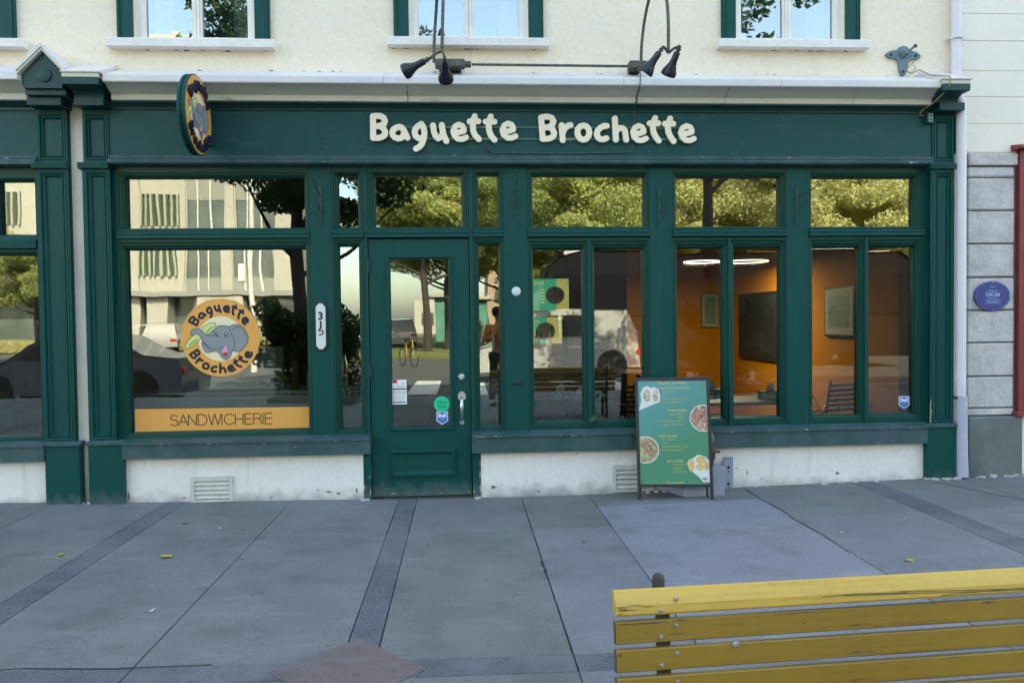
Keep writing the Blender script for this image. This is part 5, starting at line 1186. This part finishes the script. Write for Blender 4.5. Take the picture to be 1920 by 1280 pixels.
# ------------------------------------------------------------------ the street behind the camera, seen in the glass
def foliage(mb, rr, blobs, n, s_, up_=.3):
    for _ in range(n):
        c, r = blobs[rr.randrange(len(blobs))]
        d = Vector((rr.gauss(0, 1), rr.gauss(0, 1), rr.gauss(0, 1))).normalized(); p = Vector(c)+Vector((d.x*r[0], d.y*r[1], d.z*r[2]))*(rr.random()**.35)
        nrm = Vector((rr.gauss(0, 1), rr.gauss(0, 1), rr.gauss(0, 1)+up_)).normalized(); a = nrm.orthogonal().normalized(); b = nrm.cross(a)
        th = rr.uniform(0, 6.3); a, b = a*cos(th)+b*sin(th), b*cos(th)-a*sin(th); L = s_*rr.uniform(.6, 1.3)
        mb.add([p-a*L, p-b*L*.45, p+a*L, p+b*L*.45+nrm*L*.15], [(0, 1, 2, 3)])
TRK = mat('bark', (.055, .045, .038), .9, var=.8, vscale=8, vcol=(.03, .026, .022), bump=.02, bscale=12)
def leafmat(n, a, b, c):
    M = mat(n, a, .5, var=1, vscale=.9, vcol=b, spec=.35, detail=4); overlay(M, c, 1.7, .58, .68, .8, (1, 1, 1), 5)
    nn = M.node_tree.nodes; l = M.node_tree.links; bs = nn['Principled BSDF']; tr = nn.new('ShaderNodeBsdfTranslucent'); mx = nn.new('ShaderNodeMixShader'); mx.inputs[0].default_value = .5
    l.new(bs.inputs['Base Color'].links[0].from_socket, tr.inputs[0]); l.new(bs.outputs[0], mx.inputs[1]); l.new(tr.outputs[0], mx.inputs[2]); l.new(mx.outputs[0], nn['Material Output'].inputs[0]); return M
LA = leafmat('autumn green leaves', (.26, .34, .11), (.46, .45, .17), (.46, .32, .15)); LB = leafmat('gold green leaves', (.38, .42, .16), (.54, .49, .23), (.26, .32, .13)); LD = leafmat('dark green leaves', (.03, .07, .025), (.045, .09, .02), (.06, .08, .02))
def make_tree(seed, M, H=11, base=4.0, R=4.2, n=40000, ls=.10, tr=.2, name='street_tree'):
    rr = random.Random(seed); t = bpy.data.objects.new(name, None); COL.objects.link(t); tb = MB(); blobs = []
    tb.tube([(0, 0, -.3), (.05, 0, 1.5), (-.05, .08, base), (.1, 0, H*.75)], [tr*1.25, tr, tr*.8, tr*.25], 10)
    for k in range(16):
        z = base-.3+(H-base-1)*k/16; a = k*2.4+rr.uniform(-.4, .4); L = R*(.9-.5*k/16)*rr.uniform(.6, 1); e = Vector((cos(a)*L, sin(a)*L, z+L*.35+rr.uniform(0, .8)))
        tb.tube([(0, 0, z-.3), (cos(a)*L*.45, sin(a)*L*.45, z+L*.1), e], [tr*.4, tr*.25, tr*.06], 6)
        for j in range(3):
            p = e*(.55+.3*j)+Vector((rr.gauss(0, .5), rr.gauss(0, .5), rr.gauss(0, .35))); p.z = e.z*(.92+.05*j); r = R*rr.uniform(.17, .30); blobs.append((p, (r, r, r*.55)))
    tb.obj('trunk', TRK, t, True); lb = MB(); foliage(lb, rr, blobs, n, ls)
    me = bpy.data.meshes.new('crown'); me.from_pydata([tuple(p) for p in lb.v], [], lb.f); me.materials.append(M); tag(link(bpy.data.objects.new('crown', me), t), kind='stuff')
    return t
T1, T2 = make_tree(11, LA), make_tree(12, LB, H=10.5, R=4.4)
spots = [(-1.75, -31, 0, 'large green tree across the street reflected in the glass over the door'), (5.2, -29.5, 0, 'green gold tree reflected in the first transom right of the door'), (10.2, -31, 1, 'golden tree reflected in the middle transom'), (15, -29.5, 1, 'yellow tree reflected left in the last transom'), (20, -31, 1, 'yellow tree reflected right in the last transom'), (25, -29.5, 0, 'green tree farthest along the street on the right'), (2.2, -37, 1, 'tree in the second row behind the gap of the first two'), (8, -38, 0, 'tree in the second row behind the golden one'), (13.5, -38, 0, 'second row tree in the middle of the lawn'), (19.5, -38.5, 1, 'second row tree near the right end'), (-17.5, -26.5, 0, 'small green tree reflected in the neighbouring window'), (-21.5, -27.5, 0, 'small green tree at the far left of the reflections')]
used = set()
for i, (x, y, k, lab) in enumerate(spots):
    src = (T1, T2)[k]; s_ = 1.0 if y > -50 and x > -10 else .5
    o = src if k not in used else copy_tree(src); used.add(k); o.location = (x, y, -.1); o.rotation_euler = (0, 0, i*1.7); o.scale = (s_*1.0,)*3 if x > -10 else (.62, .62, .5)
    tag(o, lab, 'tree', 'trees across the street')
st3 = make_tree(21, LD, H=8.5, base=2.9, R=2.5, n=20000, ls=.07, tr=.15, name='kerb_tree'); st3.location = (-3.05, -8.05, .05); tag(st3, 'dark leaved street tree at the kerb behind the camera, reflected in the big window', 'tree')
tag(make_tree(31, LD, H=8.5, base=4.4, R=1.9, n=6000, ls=.08, tr=.12, name='kerb_tree'), 'dark leaved street tree at the kerb reflected in the middle bay', 'tree'); o = [q for q in COL.objects if q.name.startswith('kerb_tree')][-1]; o.location = (4.75, -8.1, .08)
def shrub(x, y, w_, d_, h_, seed, lab):
    t = thing('planter_shrub', lab, 'shrub', (x, y, gz(x)), 0, 'shrubs in kerbside planters'); MB().box(-w_*.8, w_*.8, -d_, d_, 0, .12, .02).obj('planter', TRK, t); rr = random.Random(seed)
    bl_ = [((rr.uniform(-w_, w_)*.9, rr.uniform(-d_, d_)*.6, rr.uniform(.3, h_*.88)), (.32, .3, .26)) for _ in range(40)]; lb = MB(); foliage(lb, rr, bl_, 16000, .045)
    me = bpy.data.meshes.new('foliage'); me.from_pydata([tuple(p) for p in lb.v], [], lb.f); me.materials.append(LD); tag(link(bpy.data.objects.new('foliage', me), t), kind='stuff')
    sm = MB()
    for k in range(9): sm.tube([(rr.uniform(-.4, .4)*w_, 0, .4), (rr.uniform(-.7, .7)*w_, rr.uniform(-.2, .2), h_*.8)], .012, 5)
    sm.obj('stems', TRK, t)
shrub(-2.75, -7.75, .95, .4, 1.9, 1, 'dark glossy shrub in a stone planter reflected left of the door'); shrub(5.15, -7.9, .85, .4, 2.0, 2, 'dark shrub in a stone planter reflected in the middle bay')

# vehicles
def car(name, label, cat, body, L, Wd, prof, glassp, loc, rz=0., wr=.33, wx=(.8, -.85), light=True):
    t = thing(name, label, cat, loc, rz); PB = mat(name+' paint', body, .25, coat=.6, spec=.5)
    for pf, nm, M, wsc in ((prof, 'body', PB, 1.0), ):
        k = len(pf); v = []
        for sx, ins in ((-1, .03), (-1, 0), (1, 0), (1, .03)):
            for (x, z) in pf:
                nar = .0 if z < .85 else (z-.85)*.26
                v.append((x*(1-ins*.15), sx*(Wd/2-nar-ins), z*(1-ins*.02)+ins*.15))
        f = [tuple(range(k))[::-1], tuple(range(3*k, 4*k))]+[(a*k+i, a*k+(i+1) % k, (a+1)*k+(i+1) % k, (a+1)*k+i) for a in range(3) for i in range(k)]
        MB().add(v, f).obj(nm, M, t, True)
    DG2 = mat(name+' glass', (.01, .014, .018), .08, spec=.8)
    for sy in (-1, 1):
        for g in glassp:
            v = [(x, sy*(Wd/2-(z-.85)*.26+.012), z) for x, z in g]+[(x, sy*(Wd/2-(z-.85)*.26-.02), z) for x, z in g]; n = len(g)
            MB().add(v, [tuple(range(n)), tuple(range(n, 2*n))]+[(i, (i+1) % n, n+(i+1) % n, n+i) for i in range(n)]).obj('side_window', DG2, t)
    for x in wx:
        for sy in (-1, 1):
            w_ = MB().lathe([(wr*.8, -.11), (wr, -.08), (wr, .08), (wr*.8, .11)], 28, (x*L/2, sy*(Wd/2-.12), wr), (0, 1, 0)).obj('wheel', BLK, t, True)
            MB().lathe([(wr*.62, -.115), (wr*.6, .115)], 20, (x*L/2, sy*(Wd/2-.12), wr), (0, 1, 0)).obj('rim', SLV, w_)
            MB().lathe([(wr*1.16, -.10), (wr*1.16, .125)], 28, (x*L/2, sy*(Wd/2-.12), wr*1.05), (0, 1, 0)).obj('wheel_arch', DRK, t)
    for sy in (-1, 1):
        MB().box(L/2-.10, L/2+.012, sy*(Wd/2-.18)-.14, sy*(Wd/2-.18)+.14, .62, .78, .03).obj('tail_light', mat(name+' tail', (.45, .02, .02), .3) if name+' tail' not in bpy.data.materials else bpy.data.materials[name+' tail'], t)
        MB().box(-L/2-.012, -L/2+.12, sy*(Wd/2-.2)-.15, sy*(Wd/2-.2)+.15, .6, .74, .03).obj('headlight', SLV, t)
    return t
sed = [(-2.2, .25), (-2.25, .5), (-2.15, .74), (-1.2, .92), (-.45, 1.38), (.1, 1.45), (.8, 1.40), (1.5, 1.02), (2.15, .95), (2.25, .6), (2.2, .25)]
car('parked_sedan', 'dark blue grey sedan parked at the kerb reflected at the left', 'car', (.09, .11, .15), 4.5, 1.8, sed, [[(-.95, .98), (-.38, 1.33), (.05, 1.38), (.05, .98)], [(.10, .98), (.10, 1.38), (.72, 1.34), (1.2, 1.0)]], (-7.75, -9.75, -.12), 0, wx=(.62, -.62))
suv = [(-2.2, .3), (-2.25, .6), (-2.15, .9), (-1.2, 1.05), (-.6, 1.6), (.1, 1.68), (1.8, 1.62), (2.15, 1.0), (2.2, .3)]
car('white_suv', 'white car seen from behind on the side street in the reflection', 'car', (.24, .24, .23), 4.4, 1.85, suv, [[(-.9, 1.1), (-.45, 1.52), (1.6, 1.52), (1.8, 1.1)]], (-18.0, -41.5, -.12), radians(80), wx=(.62, -.62))
van = [(-2.3, .3), (-2.35, .7), (-2.1, .95), (-1.5, 1.12), (-.75, 1.78), (.2, 1.88), (2.0, 1.84), (2.25, 1.2), (2.3, .3)]
car('white_van', 'white minivan passing in the street, reflected in the first casement bay', 'van', (.38, .375, .36), 4.6, 1.9, van, [[(-1.15, 1.15), (-.62, 1.66), (.0, 1.7), (.0, 1.15)], [(.1, 1.15), (.1, 1.7), (1.0, 1.7), (1.0, 1.15)]], (2.55, -14.9, -.12), 0, wr=.35, wx=(.66, -.64))
cp = [(-5.9, .35), (-6.0, 1.0), (-5.95, 2.3), (-5.7, 3.2), (-5.3, 3.55), (-4.5, 3.72), (5.6, 3.66), (5.95, 3.4), (6.0, .9), (5.95, .35)]
TYR = mat('tyre rubber', (.006, .006, .007), .95, spec=.1)
def coach():
    t = thing('coach', 'black touring coach parked across the road, reflected dark in the right hand windows', 'coach', (8.3, -18.4, -.12)); PB = mat('coach paint', (.008, .009, .013), .3, spec=.3)
    k = len(cp); v = []
    for sx, ins in ((-1, .12), (-1, 0), (1, 0), (1, .12)): v += [(x*(1-ins*.05), sx*(1.27-ins*.5), z-(ins*.5 if z > 2 else 0)) for x, z in cp]
    MB().add(v, [tuple(range(k))[::-1], tuple(range(3*k, 4*k))]+[(a*k+i, a*k+(i+1) % k, (a+1)*k+(i+1) % k, (a+1)*k+i) for a in range(3) for i in range(k)]).obj('body', PB, t, True)
    MB().box(-5.5, 5.7, 1.272, 1.285, 1.7, 2.95, .005).obj('side_window', mat('coach glass', (.006, .007, .01), .1, spec=.6), t)
    MB().box(-5.2, 5.4, 1.0, 1.2, 3.56, 3.70, .03).obj('roof_highlight', mat('coach highlight', (.5, .5, .5), .3), t)  # pale strip stands in for the sunlit highlight along the roofline
    for x in (-3.6, 2.9, 4.1):
        for sy in (-1, 1): MB().lathe([(.4, -.14), (.5, -.1), (.5, .1), (.4, .14)], 24, (x, sy*1.10, .5), (0, 1, 0)).obj('wheel', TYR, t, True)
    MB().lathe([(.07, 0), (.06, .02)], 12, (-5.85, 1.2, 1.15), (-.3, 1, 0)).obj('marker_light', emit('orange marker', (.9, .3, .05), 1.2), t)
coach()

# pale office building on the far corner
ob = thing('office_building', 'pale modern office block with window strips and greenish fins reflected in the big window', 'building')
OW = mat('pale cladding', (.36, .34, .295), .8, var=.2, vscale=.3, vcol=(.32, .305, .27)); OG = mat('office glass', (.055, .07, .065), .15, spec=.7, var=.8, vscale=.5, vcol=(.12, .15, .135)); OS = mat('grey spandrel', (.22, .225, .205), .6); FIN = mat('green fins', (.27, .30, .22), .5); MU = mat('mullion', (.55, .55, .5), .6)
X0, X1, YF = -46, -13.2, -55
strips = [(-43, -39, 'w'), (-36.5, -33.5, 'f'), (-31.5, -27, 'w'), (-25.0, -22.1, 'f'), (-21.6, -18.7, 'w'), (-17.9, -14.7, 'w')]
wl = MB(); xx = [X0]+[q for s in strips for q in s[:2]]+[X1]
for i in range(0, len(xx), 2): wl.box(xx[i], xx[i+1], YF-.6, YF, 4.1, 24)
wl.box(X0, X1, YF-14, YF-.65, 4.1, 24).obj('wall', OW, ob)
MB().box(X0-.3, X1+.1, YF-14, YF+.25, 3.7, 4.098).obj('overhang', OS, ob)
MB().box(X0+1, X1-1.5, YF-12, YF-1.5, -.1, 3.69).obj('ground_floor', OG, ob); MB().box(-24.6, -22.9, YF-1.4, YF-.3, -.1, 3.65).obj('white_panel', OW, ob); MB().box(-26.5, -25.2, YF-1.3, YF-.4, -.1, 3.65).obj('white_panel', OW, ob)
for k in range(12): MB().box(-25+k*.9, -24.94+k*.9, YF+3, YF+3.06, .0, 1.5).box(-25+k*.9, -24.15+k*.9, YF+3, YF+3.05, 1.3+.1*(k % 3), 1.36+.1*(k % 3)).obj('terrace_rail', MU, ob)
for x in (-24, -20.8, -16.2, -30, -37): MB().box(x-.25, x+.25, YF-1.2, YF-.7, -.1, 3.69).obj('column', OW, ob)
MB().box(-20.6, -17.0, YF-1.4, YF+.1, -.1, 3.65).obj('white_panel', OW, ob)
for a, b, kd in strips:
    for fl in range(5):
        z = 4.9+3.9*fl
        if kd == 'w':
            n = 3; sp_ = (b-a)/n
            MB().box(a, b, YF-.5, YF-.35, z-1.0 if fl else 4.1, z+.2).box(a, b, YF-.5, YF-.35, z+2.5, z+2.9).obj('spandrel', OS, ob)
            for k in range(n): MB().box(a+sp_*k+.05, a+sp_*(k+1)-.05, YF-.48, YF-.42, z+.2, z+2.5).obj('pane', OG, ob)
            for k in range(n+1): MB().box(a+sp_*k-.05, a+sp_*k+.05, YF-.45, YF-.2, z-1.0 if fl else 4.1, z+2.9).obj('mullion', MU, ob)
        else:
            MB().box(a, b, YF-.5, YF-.4, z-1 if fl else 4.1, z+2.9).obj('pane', OG, ob); MB().box(a, b, YF-.35, YF-.15, z-1 if fl else 4.1, z+.4).obj('spandrel', OW, ob)
            for k in range(7): MB().box(a+(b-a)*k/6.5, a+(b-a)*k/6.5+.16, YF-.38, YF+.1, z+.4, z+2.9).obj('fin', FIN, ob)
tag(MB().box(-38, -9, -40.5, -48, -.14, .6, .1).obj('tall_grass', mat('tall dry grass', (.30, .25, .10), .95, var=1, vscale=2, vcol=(.16, .17, .06), fine=.4, fscale=14, bump=.2, bscale=8)), kind='stuff')
for x, y, rz_, lab in ((-3.9, -40, 80, 'small pale car parked beyond the lawn, seen in the door glass'), (.3, -41, 95, 'second small pale car beyond the lawn, seen in the door glass'), (-7.6, -43, 88, 'pale car left of the two beyond the lawn')):
    c_ = copy_tree([q for q in COL.objects if q.name == 'white_suv'][0], (x, y, .0), radians(rz_), 1.0, label=lab)
for x, y, s_, i_ in ((-.75, -34.5, .9, 0), (-.2, -37.5, .9, 1)):
    o = copy_tree((T1, T2)[i_], (x, y, -.1), i_*2+1, s_); tag(o, ('thin trunked young tree right in the door reflection', 'smaller young tree behind the thin trunked one', '')[0 if y > -36 else 1] if x > -1 else 'young tree far beyond the lawn on the left', 'tree', 'trees across the street')
bk = thing('bicycle', 'yellowish bicycle standing at the far kerb, seen in the door glass', 'bicycle', (-1.93, -21.0, -.12), radians(65))
BY = mat('bike paint', (.40, .28, .05), .4)
for x in (-.52, .52):
    w_ = MB().tube([(x+.33*cos(a), 0, .34+.33*sin(a)) for a in np.linspace(0, 2*pi, 25)], .018, 6).obj('wheel', BLK, bk)
    for k in range(6): a = k*pi/6; w_2 = MB().tube([(x+.32*cos(a), 0, .34+.32*sin(a)), (x-.32*cos(a), 0, .34-.32*sin(a))], .003, 4).obj('spoke', SLV, w_)
MB().tube([(-.52, 0, .34), (-.08, 0, .32), (.40, 0, .80), (-.18, 0, .84), (-.08, 0, .32)], .016, 6).tube([(-.52, 0, .34), (-.18, 0, .84)], .012, 6).tube([(.52, 0, .34), (.38, 0, .98)], .016, 6).obj('frame', BY, bk)
MB().tube([(.40, -.26, 1.02), (.38, 0, 1.0), (.40, .26, 1.02)], .013, 6).obj('handlebar', BLK, bk); MB().tube([(-.18, 0, .84), (-.20, 0, .95)], .012, 6).box(-.34, -.08, -.07, .07, .95, .99, .02).obj('saddle', BLK, bk)
ks = thing('street_kiosk', 'teal glazed kiosk beyond the lawn seen between the trees', 'kiosk'); MB().box(-1.9, 1.8, -52, -49, .0, 3.2, .05).obj('body', mat('teal kiosk', (.06, .22, .17), .4, var=.8, vscale=1, vcol=(.16, .34, .28)), ks); MB().box(-2.6, 2.2, -52.3, -48.6, 3.2, 3.5, .05).obj('roof', OW, ks)
# low far buildings and trees closing the view
for x0, x1, y, h_, c, lab in ((-6, 2, -92, 4.2, (.42, .40, .34), 'low pale building far beyond the lawn'), (3, 34, -85, 9, (.30, .22, .16), 'brownish building far beyond the trees on the right'), (34, 80, -70, 12, (.36, .36, .36), 'grey block far away on the right')):
    t = thing('far_building', lab, 'building'); MB().box(x0, x1, y-12, y, -.1, h_).obj('wall', mat(lab, c, .8), t)
    for k in range(int((x1-x0)/3)):
        for f_ in range(int(h_/3.2)): MB().box(x0+.8+3*k, x0+2.4+3*k, y+.0, y+.06, 1+3.1*f_, 2.6+3.1*f_).obj('window', OG, t)
tl = MB(); rr = random.Random(77); bl_ = [((rr.uniform(4, 60), rr.uniform(-56, -46), rr.uniform(1.5, 14)), (3, 2, 2.2)) for _ in range(150)]+[((rr.uniform(.5, 6), rr.uniform(-50, -46), rr.uniform(7.5, 14)), (2.5, 2, 1.8)) for _ in range(18)]
foliage(tl, rr, bl_, 42000, .33); me = bpy.data.meshes.new('treeline'); me.from_pydata([tuple(p) for p in tl.v], [], tl.f); me.materials.append(LA); tag(link(bpy.data.objects.new('treeline', me)), 'dense far treeline of autumn foliage behind the lawn', None, None, 'stuff')
lp = thing('lamp_post', 'pale street lamp post reflected in the big window', 'lamp post', (-7.1, -20, -.12)); MB().tube([(0, 0, 0), (0, 0, 8)], [.10, .07], 12).obj('pole', MU, lp, True); MB().tube([(0, 0, 7.9), (.9, .0, 8.3)], .04, 8).box(.8, 1.5, -.12, .12, 8.25, 8.35).obj('head', MU, lp); MB().box(-.3, -.08, .1, .35, 3.0, 3.6, .03).obj('signal_box', WH, lp)

# ------------------------------------------------------------------ the photographer behind the camera, seen only as a reflection
def skin_body(name, joints, edges, M, parent, sub=1):
    me = bpy.data.meshes.new(name); me.from_pydata([j[0] for j in joints], edges, []); o = bpy.data.objects.new(name, me); COL.objects.link(o); sk_ = o.modifiers.new('s', 'SKIN'); su = o.modifiers.new('u', 'SUBSURF'); su.levels = su.render_levels = sub
    if not me.skin_vertices: bpy.context.view_layer.objects.active = o; me.attributes
    lay = me.skin_vertices[0].data
    for i, j in enumerate(joints): lay[i].radius = (j[1], j[1] if len(j) < 3 else j[2]); lay[i].use_root = (i == 0)
    dg = bpy.context.evaluated_depsgraph_get(); m2 = bpy.data.meshes.new_from_object(o.evaluated_get(dg)); COL.objects.unlink(o); bpy.data.objects.remove(o)
    m2.materials.clear(); m2.materials.append(M); m2.polygons.foreach_set('use_smooth', [True]*len(m2.polygons)); return link(bpy.data.objects.new(name, m2), parent)
ps = thing('person', 'person in an orange brown jacket and dark trousers, hands raised to the chest', 'person', (.62, -7.15, gz(.6)), radians(172))
SK, JK, TR, HR = C('skin', (.45, .27, .19), .5), C('orange brown jacket', (.55, .20, .06), .8), C('dark trousers', (.02, .022, .03), .8), C('dark hair', (.02, .014, .01), .6)
bj = [((0, 0, .95), .12), ((0, 0, 1.15), .12), ((0, 0, 1.35), .13), ((0, 0, 1.47), .06), ((0, -.01, 1.55), .052), ((0, -.015, 1.64), .085), ((0, -.01, 1.70), .075)]; be = [(0, 1), (1, 2), (2, 3), (3, 4), (4, 5), (5, 6)]
for sx in (-1, 1):
    k = len(bj); bj += [((sx*.18, 0, 1.39), .055), ((sx*.24, -.03, 1.15), .042), ((sx*.10, -.26, 1.28), .030), ((sx*.07, -.33, 1.34), .026), ((sx*.04, -.37, 1.38), .020), ((sx*.10, 0, .9), .085), ((sx*.11, -.01, .5), .055), ((sx*.12, .01, .10), .038), ((sx*.12, -.14, .04), .035)]
    be += [(2, k), (k, k+1), (k+1, k+2), (k+2, k+3), (k+3, k+4), (0, k+5), (k+5, k+6), (k+6, k+7), (k+7, k+8)]
    for q in range(4):
        j = len(bj); bj += [((sx*(.045+.0), -.385-.004*q, 1.40-.018*q), .009), ((sx*.0, -.395-.004*q, 1.405-.018*q), .008)]; be += [(k+4, j), (j, j+1)]
    j = len(bj); bj += [((sx*.03, -.36, 1.43), .010), ((sx*.005, -.37, 1.45), .009)]; be += [(k+3, j), (j, j+1)]
skin_body('body', bj, be, SK, ps)
jj = [((0, 0, .90), .155, .12), ((0, 0, 1.15), .150, .12), ((0, 0, 1.36), .165, .12), ((0, 0, 1.47), .09)]; je = [(0, 1), (1, 2), (2, 3)]
for sx in (-1, 1):
    k = len(jj); jj += [((sx*.19, 0, 1.40), .080), ((sx*.25, -.03, 1.15), .062), ((sx*.12, -.24, 1.27), .048)]; je += [(2, k), (k, k+1), (k+1, k+2)]
skin_body('jacket', jj, je, JK, ps)
tj = [((0, 0, .95), .14)]; te = []
for sx in (-1, 1):
    k = len(tj); tj += [((sx*.10, 0, .86), .105), ((sx*.11, -.01, .5), .078), ((sx*.12, .01, .08), .062)]; te += [(0, k), (k, k+1), (k+1, k+2)]
skin_body('trousers', tj, te, TR, ps)
MB().lathe([(.02, .115), (.07, .10), (.100, .05), (.104, .0), (.095, -.04), (.06, -.07)], 18, (0, .012, 1.665)).obj('hair', HR, ps, True)
for sx in (-1, 1):
    MB().lathe([(.001, -.011), (.011, 0), (.001, .011)], 10, (sx*.033, -.094, 1.655), (0, 1, 0)).obj('eye', C('eye', (.1, .08, .07)), ps); MB().lathe([(.004, -.018), (.018, 0), (.004, .018)], 10, (sx*.090, -.01, 1.645), (1, 0, 0)).obj('ear', SK, ps)
MB().lathe([(.001, -.03), (.014, -.01), (.010, .02), (.002, .03)], 10, (0, -.103, 1.632), (0, -.3, -1)).obj('nose', SK, ps); MB().box(-.024, .024, -.102, -.088, 1.588, 1.597, .003).obj('mouth', C('lips', (.35, .13, .11)), ps)
for sx in (-1, 1): MB().box(sx*.12-.05, sx*.12+.05, -.20, .08, 0, .085, .03).obj('shoe', BLK, ps)
bpy.context.view_layer.update()
